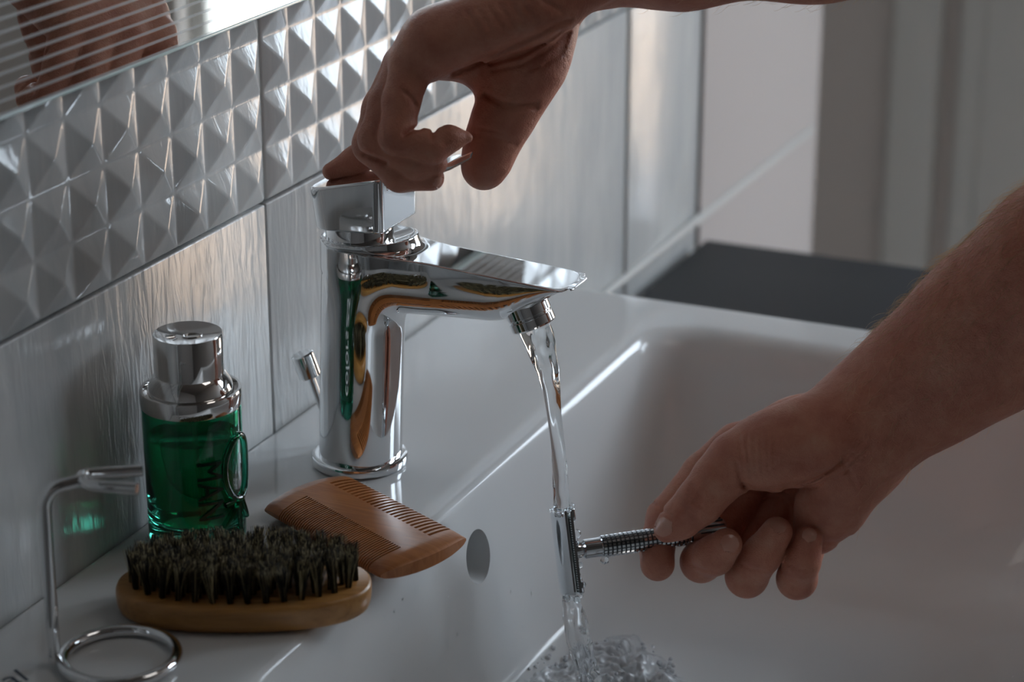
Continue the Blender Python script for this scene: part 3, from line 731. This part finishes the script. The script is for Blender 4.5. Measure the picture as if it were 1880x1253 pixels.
# ------------------------------------------------------------------ the person's arms and hands
# Joints are laid out in the camera-aligned frame (mm: right, up, forward) and grown as one surface.
def cf(px, py, t): return np.array([(px-940)*t/FPX, -(py-626.5)*t/FPX, t])*1000.0
class Body:
    def __init__(self, lo, hi, h):
        self.h = h; self.lo = np.array(lo, float)
        self.ax = [np.arange(lo[i], hi[i]+h, h, dtype=np.float32) for i in range(3)]
        self.V = np.full([len(a) for a in self.ax], 60.0, np.float32)
    def caps(self, chain, k, s=1.0):
        """smooth union of tapered capsules [(px,py,t,rpx),...]; returns a field on the same grid"""
        G = np.full(self.V.shape, 60.0, np.float32)
        J = [(cf(a[0], a[1], a[2]), a[3]*a[2]/FPX*1000) for a in chain]
        for (a, ra), (b, rb) in zip(J[:-1], J[1:]):
            m_ = max(ra, rb)+16
            sl = []
            for i in range(3):
                lo_, hi_ = min(a[i], b[i])-m_, max(a[i], b[i])+m_
                i0 = int(np.clip((lo_-self.lo[i])/self.h, 0, len(self.ax[i]))); i1 = int(np.clip((hi_-self.lo[i])/self.h+1, 0, len(self.ax[i])))
                sl.append(slice(i0, i1))
            if any(q.stop <= q.start for q in sl): continue
            X, Y, Z = np.meshgrid(*[self.ax[i][sl[i]] for i in range(3)], indexing='ij', sparse=True)
            ab = b-a; L2 = (ab*ab).sum()+1e-6
            px_, py_, pz_ = X-a[0], Y-a[1], Z-a[2]
            t = np.clip((px_*ab[0]+py_*ab[1]+pz_*ab[2])/L2, 0, 1)
            d = np.sqrt((px_-ab[0]*t)**2+(py_-ab[1]*t)**2+((pz_-ab[2]*t)*s)**2)-(ra+(rb-ra)*t)
            sl = tuple(sl); G[sl] = smin(G[sl], d.astype(np.float32), k)
        return G
    def add(self, G, k): self.V = smin(self.V, G, k)
    def crease(self, pts, width, depth, tmax=9.0, tmin=0.0):
        depth = depth*(2.1 if width < 4.6 else 1.2)
        P = [np.array(p, float) for p in pts]
        xs_ = [p[0] for p in P]; ys_ = [p[1] for p in P]; m_ = width*4
        zz = self.ax[2]
        zc = 0.5*(zz[0]+zz[-1])
        def ir(lo_, hi_, ax_):
            i0 = int(np.clip((lo_-self.lo[ax_])/self.h, 0, len(self.ax[ax_]))); i1 = int(np.clip((hi_-self.lo[ax_])/self.h+1, 0, len(self.ax[ax_]))); return slice(i0, i1)
        cx = [(x-940)*z/FPX for x in (min(xs_)-m_, max(xs_)+m_) for z in (zz[0], zz[-1])]
        cy = [-(y-626.5)*z/FPX for y in (min(ys_)-m_, max(ys_)+m_) for z in (zz[0], zz[-1])]
        sl = (ir(min(cx), max(cx), 0), ir(min(cy), max(cy), 1), slice(0, len(zz)))
        X, Y, Z = np.meshgrid(*[self.ax[i][sl[i]] for i in range(3)], indexing='ij', sparse=True)
        PX = 940+FPX*X/Z; PY = 626.5-FPX*Y/Z
        D = None
        for a, b in zip(P[:-1], P[1:]):
            ab = b-a; t = np.clip(((PX-a[0])*ab[0]+(PY-a[1])*ab[1])/(ab@ab), 0, 1)
            d = (PX-a[0]-ab[0]*t)**2+(PY-a[1]-ab[1]*t)**2
            D = d if D is None else np.minimum(D, d)
        self.V[sl] += (depth*np.exp(-D/(width*width))*((Z < tmax*1000) & (Z > tmin*1000))).astype(np.float32)
    def mesh(self, name, m, parent):
        V, Q = surface_nets(self.V, self.lo, self.h)
        self.cfv = V
        W = (CAM[None]*1000+V[:, :1]*R[None]+V[:, 1:2]*U[None]+V[:, 2:3]*F[None])/1000
        me = fast_mesh(name, W, Q[:, ::1]); 
        bm = bmesh.new(); bm.from_mesh(me)
        bmesh.ops.smooth_vert(bm, verts=bm.verts, factor=0.5, use_axis_x=True, use_axis_y=True, use_axis_z=True)
        # keep only the largest island
        seen = set(); best = []
        bm.verts.ensure_lookup_table()
        for v0 in bm.verts:
            if v0.index in seen: continue
            st_ = [v0]; seen.add(v0.index); comp = []
            while st_:
                q_ = st_.pop(); comp.append(q_)
                for e in q_.link_edges:
                    o_ = e.other_vert(q_)
                    if o_.index not in seen: seen.add(o_.index); st_.append(o_)
            if len(comp) > len(best): best = comp
        keep = set(v_.index for v_ in best)
        if len(keep) < len(bm.verts): bmesh.ops.delete(bm, geom=[v_ for v_ in bm.verts if v_.index not in keep], context='VERTS')
        bmesh.ops.recalc_face_normals(bm, faces=bm.faces)
        bm.to_mesh(me); bm.free()
        me.polygons.foreach_set('use_smooth', np.ones(len(me.polygons), dtype=bool))
        return link(name, me, m, parent)
    def val(self, P):
        q = (P-self.lo)/self.h; i = np.clip(np.floor(q).astype(int), 0, np.array(self.V.shape)-2); f_ = q-i; r_ = 0
        for dx in (0, 1):
            for dy in (0, 1):
                for dz in (0, 1):
                    w_ = (f_[:, 0] if dx else 1-f_[:, 0])*(f_[:, 1] if dy else 1-f_[:, 1])*(f_[:, 2] if dz else 1-f_[:, 2])
                    r_ = r_+w_*self.V[i[:, 0]+dx, i[:, 1]+dy, i[:, 2]+dz]
        return r_

SKIN = mat('tanned skin', (0.42, 0.21, 0.15), 0.50, Subsurface_Weight=0.10, Subsurface_Scale=0.003)
SKIN.node_tree.nodes['Principled BSDF'].inputs['Subsurface Radius'].default_value = (1.0, 0.35, 0.2)
v = coords(SKIN); f = noise_tex(SKIN, v, 55, 5, 0.65); ramp(SKIN, f, [(0.3, (0.44, 0.150, 0.095)), (0.55, (0.54, 0.225, 0.148)), (0.75, (0.59, 0.30, 0.205))])
n1 = bump(SKIN, noise_tex(SKIN, v, 260, 4, 0.6), 0.6, 0.0009)
def fine_lines(m, vec, prev, scale, st_, d_):
    n, l, b = nodes(m); t = n.new('ShaderNodeTexVoronoi'); t.feature = 'DISTANCE_TO_EDGE'; t.inputs['Scale'].default_value = scale; l.new(vec, t.inputs['Vector'])
    return bump(m, t.outputs['Distance'], st_, d_, prev)
fine_lines(SKIN, v, n1, 800, 0.5, 0.0004)
NAIL = mat('fingernail', (0.56, 0.28, 0.21), 0.2, Subsurface_Weight=0.1, Subsurface_Scale=0.002)
v = coords(NAIL); ramp(NAIL, noise_tex(NAIL, v, 90, 2), [(0.3, (0.52, 0.24, 0.175)), (0.7, (0.62, 0.34, 0.26))])
HAIRM = mat('golden brown arm hair', (0.62, 0.44, 0.26), 0.3)
def _hair():
    n, l, b = nodes(HAIRM); t = n.new('ShaderNodeBsdfTranslucent'); t.inputs[0].default_value = (0.90, 0.68, 0.42, 1); mx = n.new('ShaderNodeMixShader'); mx.inputs[0].default_value = 0.5
    l.new(b.outputs[0], mx.inputs[1]); l.new(t.outputs[0], mx.inputs[2]); l.new(mx.outputs[0], n['Material Output'].inputs['Surface'])
_hair()

person = empty('person', (0.25, -0.75, ZF))
tag(person, 'person with bare hairy forearms, one hand on the tap lever, the other rinsing a razor', 'person')
def prel(o): o.matrix_parent_inverse = Matrix.Translation((-0.25, 0.75, -ZF))

def nail(body, parent, px, py, t0, ang, wid, length, name='fingernail', tilt=0.0):
    """a thin curved plate laid on the finger surface around the picture point, ang = direction of the tip (deg, 0 = right, 90 = up)"""
    ca_, sa_ = math.cos(math.radians(ang)), math.sin(math.radians(ang)); nu, nv = 13, 11; P = []
    for i in range(nu):
        for j in range(nv):
            u = i/(nu-1); v_ = 2*j/(nv-1)-1
            wloc = wid*max(0.25, (1-abs(2*u-1)**3.2*0.72))
            du = (u-0.5)*length+(0 if u > .25 else (v_*v_)*length*0.10*(1-u*4)); dv = v_*wloc/2
            P.append((px+ca_*du-sa_*dv, py-(sa_*du+ca_*dv)))
    P = np.array(P); T = np.full(len(P), (t0-0.03)*1000.0)
    for _ in range(140):
        C3 = np.stack([(P[:, 0]-940)*T/FPX, -(P[:, 1]-626.5)*T/FPX, T], 1)
        d = body.val(C3); T = T+np.where(d > 0.02, np.clip(d*0.5, 0.02, 1.2), 0)
    C3 = np.stack([(P[:, 0]-940)*T/FPX, -(P[:, 1]-626.5)*T/FPX, T], 1)
    # smooth depth over the plate so that it is a clean shell
    D = C3.reshape(nu, nv, 3)
    med = np.median(D[:, :, 2]); D[:, :, 2] = np.clip(D[:, :, 2], med-5, med+5)
    for _ in range(4): D[1:-1, 1:-1] = (D[:-2, 1:-1]+D[2:, 1:-1]+D[1:-1, :-2]+D[1:-1, 2:])/4
    gu = np.gradient(D, axis=0); gv = np.gradient(D, axis=1); N = np.cross(gu, gv); N /= np.linalg.norm(N, axis=2)[..., None]+1e-9
    N = np.where(N[..., 2:3] > 0, -N, N)
    top = D+N*0.40; bot = D-N*0.8
    V = np.concatenate([top.reshape(-1, 3), bot.reshape(-1, 3)]); W = (CAM[None]*1000+V[:, :1]*R+V[:, 1:2]*U+V[:, 2:3]*F)/1000
    Fc = []; K = nu*nv
    for i in range(nu-1):
        for j in range(nv-1):
            a = i*nv+j; Fc.append((a, a+1, a+nv+1, a+nv)); Fc.append((K+a, K+a+nv, K+a+nv+1, K+a+1))
    rim = [i*nv for i in range(nu)]+[(nu-1)*nv+j for j in range(1, nv)]+[i*nv+nv-1 for i in range(nu-2, -1, -1)]+[j for j in range(nv-2, 0, -1)]
    for q_ in range(len(rim)): a, b = rim[q_], rim[(q_+1) % len(rim)]; Fc.append((a, K+a, K+b, b))
    return pymesh(name, W, Fc, NAIL, parent, sharp=50)

def hairs(name, body_obj, sel, count, parent, dirf, lmin, lmax, seed):
    me = body_obj.data; n = len(me.vertices); co = np.empty(n*3, np.float32); me.vertices.foreach_get('co', co); co = co.reshape(-1, 3).astype(float)
    no = np.empty(n*3, np.float32); me.vertices.foreach_get('normal', no); no = no.reshape(-1, 3).astype(float)
    dd = co-CAM; z = dd@F; PX = 940+FPX*(dd@R)/z; PY = 626.5-FPX*(dd@U)/z
    wgt = sel(PX, PY, no); g = np.random.default_rng(seed)
    ids = g.choice(n, size=count, p=wgt/wgt.sum()); V = []; Q = []
    K = 6; rad = 0.00008
    for i in ids:
        p_ = co[i]; nn = no[i]; d_ = dirf(p_)+g.normal(0, 0.35, 3); d_ -= nn*(d_@nn); d_ /= np.linalg.norm(d_)+1e-9
        side = np.cross(nn, d_); L_ = g.uniform(lmin, lmax); lift = g.uniform(0.25, 1.1); curl = g.normal(0, 0.9)
        base = len(V)
        for k in range(K):
            t = k/(K-1); q_ = p_-nn*0.0003+d_*L_*(t-0.25*t*t)+nn*L_*lift*(t-0.72*t*t)+side*L_*curl*0.5*t*t
            q_ = q_+np.array([0, 0, -0.0012])*t*t
            r_ = rad*(1-0.75*t)
            for a in (0, 2.094, 4.189): V.append(q_+(nn*math.cos(a)+side*math.sin(a))*r_)
        for k in range(K-1):
            for a in range(3): Q.append((base+k*3+a, base+k*3+(a+1) % 3, base+k*3+3+(a+1) % 3, base+k*3+3+a))
    me2 = fast_mesh(name, np.array(V), np.array(Q)); o = link(name, me2, HAIRM, parent); o['kind'] = 'stuff'; return o

# ---- hand on the lever (upper)
def upper_arm():
    B = Body(cf(560, 380, 1.13)-[0, 0, 105], [255, 240, 1185], 0.9)
    # palm: metacarpals from the wrist to the knuckles, little finger side nearest
    pinky_m = B.caps([(1085, -50, 1.072, 62), (985, 14, 1.070, 60), (880, 50, 1.070, 56), (800, 78, 1.072, 53), (757, 118, 1.074, 42)], 12)
    ring_m = B.caps([(1075, -55, 1.090, 60), (940, 10, 1.086, 62), (800, 75, 1.086, 50), (744, 122, 1.088, 41)], 12)
    mid_m = B.caps([(1065, -50, 1.105, 60), (940, 20, 1.104, 58), (800, 80, 1.104, 50), (742, 122, 1.104, 41)], 12)
    ind_m = B.caps([(1060, -40, 1.118, 55), (930, 40, 1.122, 50), (815, 85, 1.122, 46), (752, 118, 1.122, 40)], 12)
    palm = smin(smin(pinky_m, ring_m, 9), smin(mid_m, ind_m, 9), 9)
    # thumb base and thumb
    web = B.caps([(836, 108, 1.096, 38), (902, 132, 1.104, 38), (960, 120, 1.100, 60)], 8)
    palm = smin(palm, web, 8)
    th = B.caps([(1018, 20, 1.098, 50), (985, 70, 1.098, 64), (965, 122, 1.099, 65), (944, 178, 1.101, 50), (919, 226, 1.103, 47), (903, 262, 1.105, 45)], 10)
    th2 = B.caps([(903, 262, 1.105, 45), (893, 296, 1.106, 42), (887, 312, 1.107, 36)], 6)
    th = smin(th, th2, 5)
    palm = smin(palm, th, 7)
    # forearm
    fa = B.caps([(1052, -38, 1.094, 56), (1130, -86, 1.092, 88), (1250, -96, 1.088, 104), (1500, -140, 1.078, 134), (1900, -215, 1.06, 165)], 14)
    palm = smin(palm, fa, 8)
    B.V = palm
    fingers = [
        [(757, 112, 1.124, 40), (724, 190, 1.128, 36), (706, 262, 1.134, 33), (652, 296, 1.138, 26), (608, 315, 1.1385, 16.5)],      # index, flat on the handle
        [(744, 122, 1.104, 41), (702, 200, 1.098, 36), (683, 266, 1.092, 35), (735, 320, 1.086, 32), (792, 327, 1.083, 24)],   # middle
        [(746, 126, 1.088, 41), (713, 190, 1.083, 36), (692, 255, 1.080, 34), (765, 298, 1.078, 31), (800, 300, 1.078, 22)],   # ring
        [(757, 118, 1.074, 42), (737, 185, 1.071, 34), (729, 251, 1.069, 33), (795, 271, 1.069, 29), (826, 255, 1.070, 24), (858, 252, 1.071, 11)],   # little
    ]
    for i, ch in enumerate(fingers):
        G = B.caps(ch, 3.0)
        B.add(G, 1.2 if i else 2.0)
    # folds
    cr = B.crease
    cr([(1044, 36), (1020, 45), (980, 66), (905, 100), (860, 124), (834, 134)], 6, 1.5)
    cr([(1030, 58), (1008, 74), (960, 100), (900, 118)], 4, 0.8)
    cr([(1040, 60), (1005, 92), (960, 118), (905, 130)], 4, 0.5)
    for q_ in range(5): cr([(1046-3*q_, 60+9*q_), (1016-4*q_, 84+9*q_), (985-4*q_, 97+8*q_)], 3, 0.5)
    cr([(893, 173), (915, 184), (947, 193), (985, 188)], 5, 1.4)
    cr([(898, 181), (925, 196), (955, 203), (985, 198)], 3.5, 0.6)
    cr([(868, 243), (890, 250), (915, 254), (945, 264)], 5, 0.7)
    cr([(872, 234), (905, 240), (930, 250)], 3, 0.4)
    cr([(741, 167), (756, 182), (763, 194)], 4, 0.7)
    cr([(770, 235), (755, 240), (742, 248)], 4.5, 1.4)
    cr([(797, 240), (794, 248), (795, 256)], 4, 0.9)
    for q_ in range(6): cr([(856+20*q_, 20-4*q_), (872+20*q_, 44-4*q_), (884+20*q_, 70-6*q_)], 3.5, 0.28)
    cr([(668, 284), (688, 291), (710, 298)], 4, 0.8)
    cr([(1030, 20), (1000, 4), (980, -20)], 5, 1.0)
    o = B.mesh('arm', SKIN, person); prel(o); o['label'] = 'bare arm from above, hand gripping the tap lever'
    for nm, q in (('fingernail', (806, 336, 1.083, 12, 26, 24)),):
        px_, py_, t_, a_, w_, l_ = q
        x = nail(B, o, px_, py_, t_, a_, w_*0.8, l_, nm)
    hairs('arm_hair', o, lambda PX, PY, no: (np.clip((PX-1150)/200, 0, 1)+1e-9)*(PX < 1800), 500, o, lambda p_: -R*1.0+U*-0.3, 0.006, 0.012, 3)
    return o
upper_arm()

# ---- hand with the razor (lower)
TR = 1.165
def lower_arm():
    B = Body(cf(1150, 1130, 1.17)-[0, 0, 125], [325, 105, 1230], 0.95)
    s_ = 1.25
    fa = B.caps([(1585, 770, 1.158, 100), (1660, 725, 1.152, 108), (1740, 668, 1.142, 122), (1830, 600, 1.130, 143), (1960, 505, 1.11, 165), (2030, 450, 1.10, 170)], 16, s_)
    # back of the hand: metacarpals, far side
    m2 = B.caps([(1580, 760, 1.168, 72), (1460, 790, 1.186, 52), (1352, 818, 1.192, 40)], 12)
    m3 = B.caps([(1590, 790, 1.172, 70), (1480, 830, 1.194, 48), (1392, 868, 1.202, 38)], 12)
    m4 = B.caps([(1595, 820, 1.172, 68), (1500, 860, 1.194, 48), (1438, 905, 1.204, 38)], 12)
    m5 = B.caps([(1600, 845, 1.168, 62), (1535, 890, 1.190, 48), (1482, 940, 1.200, 36)], 12)
    palm = smin(smin(m2, m3, 10), smin(m4, m5, 10), 10)
    thenar = B.caps([(1575, 785, 1.152, 82), (1480, 812, 1.148, 76), (1410, 832, 1.148, 68), (1350, 848, 1.149, 52)], 10)
    hypo = B.caps([(1590, 815, 1.154, 80), (1560, 870, 1.162, 66), (1525, 930, 1.172, 58), (1500, 975, 1.180, 44)], 10)
    palm = smin(palm, smin(thenar, hypo, 9), 8)
    B.V = smin(palm, fa, 12)
    th = B.caps([(1350, 848, 1.149, 52), (1318, 880, 1.149, 45), (1284, 922, 1.149, 41), (1248, 955, 1.151, 34), (1224, 973, 1.153, 24)], 5)
    B.add(th, 3.5)
    fingers = [
        [(1352, 818, 1.192, 42), (1290, 870, 1.190, 37), (1222, 950, 1.184, 34), (1206, 1000, 1.176, 32), (1207, 1036, 1.167, 32)],
        [(1392, 868, 1.202, 40), (1330, 960, 1.196, 38), (1287, 1032, 1.172, 37), (1312, 1020, 1.158, 36), (1333, 1000, 1.152, 30)],
        [(1438, 905, 1.204, 38), (1400, 985, 1.198, 38), (1371, 1059, 1.174, 38), (1400, 1018, 1.160, 35), (1426, 978, 1.156, 29)],
        [(1482, 940, 1.200, 36), (1475, 1010, 1.194, 36), (1463, 1064, 1.176, 36), (1472, 1030, 1.163, 34), (1484, 992, 1.160, 27)],
    ]
    for ch in fingers: B.add(B.caps(ch, 3.0), 1.2)
    cr = B.crease
    cr([(1360, 888), (1378, 900), (1402, 903), (1440, 896), (1490, 880), (1530, 860), (1560, 832)], 5, 1.3, 1.2)
    cr([(1365, 893), (1357, 870), (1354, 850)], 4, 0.8, 1.2)
    for q_ in range(6): cr([(1358+13*q_, 800+2*q_), (1362+12*q_, 840), (1367+11*q_, 880-4*q_)], 3.4, 0.42, 1.17)
    for q_ in range(3): cr([(1268-4*q_, 893+10*q_), (1277-2*q_, 902+9*q_), (1290-1*q_, 913+9*q_)], 3.2, 0.55, 1.17)
    cr([(1253, 932), (1266, 944), (1276, 950)], 3, 0.35, 1.17)
    cr([(1400, 915), (1450, 905), (1500, 893), (1560, 862), (1600, 820)], 4, 0.6)
    cr([(1440, 902), (1500, 880), (1560, 840), (1590, 800)], 3.5, 0.5)
    cr([(1420, 845), (1480, 850), (1530, 830)], 3, 0.25)
    cr([(1560, 985), (1542, 996), (1522, 996)], 4.8, 0.8)

    cr([(1575, 900), (1560, 870), (1548, 850)], 4, 0.3)
    for (x_, y_) in ((1293, 1045), (1385, 1045), (1470, 1045)):
        cr([(x_-22, y_-8), (x_, y_+2), (x_+20, y_+4)], 3, 0.35)
    cr([(1202, 925), (1215, 938), (1232, 948)], 3.5, 0.7)
    o = B.mesh('arm', SKIN, person); prel(o); o['label'] = 'bare hairy arm from the right, hand holding the razor'
    nail(B, o, 1219, 968, 1.14, 208, 34, 36)
    nail(B, o, 1339, 999, 1.14, 52, 33, 32)
    nail(B, o, 1429, 966, 1.14, 68, 30, 28)
    nail(B, o, 1486, 984, 1.14, 78, 26, 26)
    ax_ = (at(1585, 770, 1.158)-at(1900, 550, 1.12)); ax_ /= np.linalg.norm(ax_)
    hairs('arm_hair', o, lambda PX, PY, no: np.clip((PX-1540)/180, 0, 1)*(0.20+np.clip(no@U, 0, 1)*1.2+np.clip(-(no@R), 0, 1))+1e-12, 2600, o, lambda p_: ax_*0.9-U*0.25, 0.006, 0.013, 5)
    return o
lower_arm()

# ------------------------------------------------------------------ safety razor
RZ = empty('safety_razor', (0, 0, 0)); tag(RZ, 'chrome safety razor with knurled grip held under the running water', 'razor')
hc = at(1037, 1014, 1.158)
e1 = math.cos(math.radians(7.0))*R+math.sin(math.radians(7.0))*U
yaw = math.radians(13); e1 = math.cos(yaw)*e1+math.sin(yaw)*F
e2 = -math.sin(math.radians(5))*R+math.cos(math.radians(5))*U; e2 -= e1*(e2@e1); e2 /= np.linalg.norm(e2)
e3 = np.cross(e1, e2)
# local z = along the handle (away from the head), y = long axis of the head, x = width of the head
RM = Matrix(((e3[0], e2[0], e1[0], hc[0]), (e3[1], e2[1], e1[1], hc[1]), (e3[2], e2[2], e1[2], hc[2]), (0, 0, 0, 1)))
if RM.to_3x3().determinant() < 0: RM = Matrix(((-e3[0], e2[0], e1[0], hc[0]), (-e3[1], e2[1], e1[1], hc[1]), (-e3[2], e2[2], e1[2], hc[2]), (0, 0, 0, 1)))
RZ.matrix_world = RM
RZC = chrome('razor chrome', 0.08, (0.70, 0.73, 0.76)); BLD = chrome('razor blade steel', 0.15, (0.80, 0.82, 0.78))
HL = 0.0212
def plate(name, xs_, zt, zb_, half, m, taper=0.0, nseg=10):
    """extruded profile along the head's long axis with softened ends"""
    V = []; Fc = []; n = len(xs_)*2
    ys = [-half, -half+0.0006, -half+0.002, 0, half-0.002, half-0.0006, half]; ins = [0.0010, 0.0003, 0, 0, 0, 0.0003, 0.0010]
    for y, i_ in zip(ys, ins):
        for x, z in zip(xs_, zt): V.append((x*(1-i_*25), y, z+i_*0.6))
        for x, z in zip(reversed(xs_), reversed(zb_)): V.append((x*(1-i_*25), y, z-i_*0.3))
    for j in range(len(ys)-1):
        for i in range(n): Fc.append((j*n+i, j*n+(i+1) % n, (j+1)*n+(i+1) % n, (j+1)*n+i))
    Fc.append(tuple(range(n-1, -1, -1))); Fc.append(tuple(range((len(ys)-1)*n, len(ys)*n)))
    return pymesh(name, V, Fc, m, RZ, sharp=35)
xs1 = np.linspace(-0.0108, 0.0108, 17)
capz_ = [-0.0046+4.2e-3*(abs(x)/0.0108)**2.4 for x in xs1]
plate('head_cap', xs1, capz_, [max(z_+0.0014, -0.0016+0.0012*(abs(x)/0.0108)**2) for z_, x in zip(capz_, xs1)], HL, RZC)
xs2 = np.linspace(-0.0113, 0.0113, 9)
plate('blade', xs2, [-0.0009+0.0016*(abs(x)/0.0113)**2 for x in xs2], [-0.00075+0.0016*(abs(x)/0.0113)**2 for x in xs2], HL-0.0006, BLD)
xs3 = np.linspace(-0.0122, 0.0122, 17)
plate('base_plate', xs3, [0.0006+0.0016*(abs(x)/0.0122)**2 for x in xs3], [0.0030+0.0004*(abs(x)/0.0122)**2 for x in xs3], HL, RZC)
V, Fc = [], []
for sx in (-1, 1):
    for i in range(34):
        y = -HL+0.0015+(2*HL-0.003)*i/33; v_, f_ = box_vf(min(sx*0.0110, sx*0.0131), max(sx*0.0110, sx*0.0131), y-0.0003, y+0.0003, 0.0018, 0.0032); k = len(V); V += v_; Fc += [tuple(q+k for q in f) for f in f_]
x = pymesh('comb_guard', V, Fc, RZC, RZ); x['kind'] = 'stuff'
box('end_lug', (-0.0045, 0.0045, -HL-0.0004, -HL+0.0060, 0.0030, 0.0068), RZC, RZ, 0.0008)
box('end_lug', (-0.0045, 0.0045, HL-0.0060, HL+0.0004, 0.0030, 0.0068), RZC, RZ, 0.0008)
lathe('neck', [(0.0001, 0.002), (0.0032, 0.002), (0.0032, 0.0045), (0.0042, 0.0050), (0.0044, 0.0075), (0.0038, 0.0090), (0.0050, 0.0100), (0.0050, 0.0185), (0.0054, 0.0190), (0.0001, 0.0190)], RZC, RZ, 48)
# knurled grip: rings of small raised pads
DRK = chrome('dark grooves', 0.25, (0.10, 0.11, 0.12))
lathe('grip_core', [(0.0001, 0.0188), (0.0050, 0.0188), (0.0050, 0.0640), (0.0038, 0.0645), (0.0001, 0.0645)], DRK, RZ, 40)
V, Fc = [], []; nr, na = 19, 20
for i in range(nr):
    z0 = 0.0192+i*0.00236; z1 = z0+0.0017
    for k in range(na):
        a0_, a1_ = 2*PI*(k+0.14)/na, 2*PI*(k+0.86)/na; q_ = len(V)
        for r_ in (0.0049, 0.0057):
            s2 = 0.00015 if r_ > 0.005 else 0
            for z_ in (z0+s2, z1-s2):
                for a in (a0_, a1_): V.append((r_*math.cos(a), r_*math.sin(a), z_))
        Fc += [tuple(q_+j for j in f) for f in ((0, 1, 3, 2), (4, 6, 7, 5), (0, 4, 5, 1), (2, 3, 7, 6), (0, 2, 6, 4), (1, 5, 7, 3))]
x = pymesh('grip_knurling', V, Fc, RZC, RZ); x['kind'] = 'stuff'
lathe('grip_end', [(0.0001, 0.0640), (0.0040, 0.0640), (0.0040, 0.0660), (0.0056, 0.0665), (0.0058, 0.0700), (0.0058, 0.0840), (0.0052, 0.0850), (0.0001, 0.0850)], RZC, RZ, 48)
for k in range(12):
    a = 2*PI*k/12; tube('flute', [(0.0058*math.cos(a), 0.0058*math.sin(a), 0.0705), (0.0058*math.cos(a), 0.0058*math.sin(a), 0.0835)], 0.0005, DRK, RZ, 6)

# water clinging to the razor, and drops
def blob_chain(name, pts, m, parent, seed):
    V = []; Fc = []; r_ = random.Random(seed)
    for (c, rr) in pts:
        bm = bmesh.new(); bmesh.ops.create_icosphere(bm, subdivisions=2, radius=1.0)
        k = len(V)
        for v_ in bm.verts:
            q_ = v_.co.normalized(); s_ = 1+0.25*mnoise.noise(q_*2+Vector((seed, k*0.1, 0)))
            V.append(tuple(Vector([float(x_) for x_ in c])+q_*rr*s_))
        Fc += [tuple(v_.index+k for v_ in f.verts) for f in bm.faces]; bm.free()
    return pymesh(name, V, Fc, m, parent, smooth=True)
def loc(x, y, z): return RM @ Vector((x, y, z))
pts = []
for i in range(9):
    y = HL*(1.02-i*0.125); pts.append((loc(random.uniform(-0.004, 0.004), y, 0.0050+random.uniform(-.001, .0015)), random.uniform(0.0016, 0.0026)))
for i in range(8):
    y = -HL*(0.1+i*0.12); pts.append((loc(random.uniform(-0.004, 0.004), y, 0.0052+random.uniform(-.001, .001)), random.uniform(0.0014, 0.0022)))
for i in range(7): pts.append((loc(random.uniform(-0.006, 0.004), -HL-0.001-random.uniform(0, 0.003), random.uniform(-0.004, 0.006)), random.uniform(0.0012, 0.0022)))
for i in range(6): pts.append((loc(random.uniform(-0.006, 0.004), HL+0.0004, random.uniform(-0.0045, 0.006)), random.uniform(0.0010, 0.0018)))
blob_chain('clinging_water', pts, WATER, wt, 2)
dp = at(1110, 1029, 1.155)
d1 = blob_chain('water_drop', [(dp, 0.0022)], WATER, None, 5); tag(d1, 'water drop hanging under the razor neck', 'drop')
# fine droplets on the basin walls
def droplets():
    me = sink.data; n = len(me.vertices); bvh_pts = []
    from mathutils.bvhtree import BVHTree
    bvh = BVHTree.FromPolygons([v_.co for v_ in me.vertices], [p_.vertices for p_ in me.polygons])
    V = []; Fc = []; r_ = random.Random(11)
    for _ in range(170):
        px_ = r_.choice([r_.uniform(700, 1010), r_.uniform(1500, 1880)]); py_ = r_.uniform(1040, 1253) if px_ < 1100 else r_.uniform(850, 1253)
        d_ = Vector(ray(px_, py_)).normalized(); h_, nn, _, _ = bvh.ray_cast(Vector(CAM), d_)
        if h_ is None: continue
        rr = r_.uniform(0.0003, 0.0009); bm = bmesh.new(); bmesh.ops.create_icosphere(bm, subdivisions=1, radius=rr)
        q_ = nn.to_track_quat('Z', 'Y'); k = len(V)
        for v_ in bm.verts: V.append(tuple(h_+q_ @ Vector((v_.co.x, v_.co.y*1.3, v_.co.z*0.5))))
        Fc += [tuple(v_.index+k for v_ in f.verts) for f in bm.faces]; bm.free()
    o = pymesh('water_droplets', V, Fc, WATER, None, smooth=True); tag(o, 'fine water droplets spattered over the basin walls', 'droplets', kind='stuff'); return o
droplets()
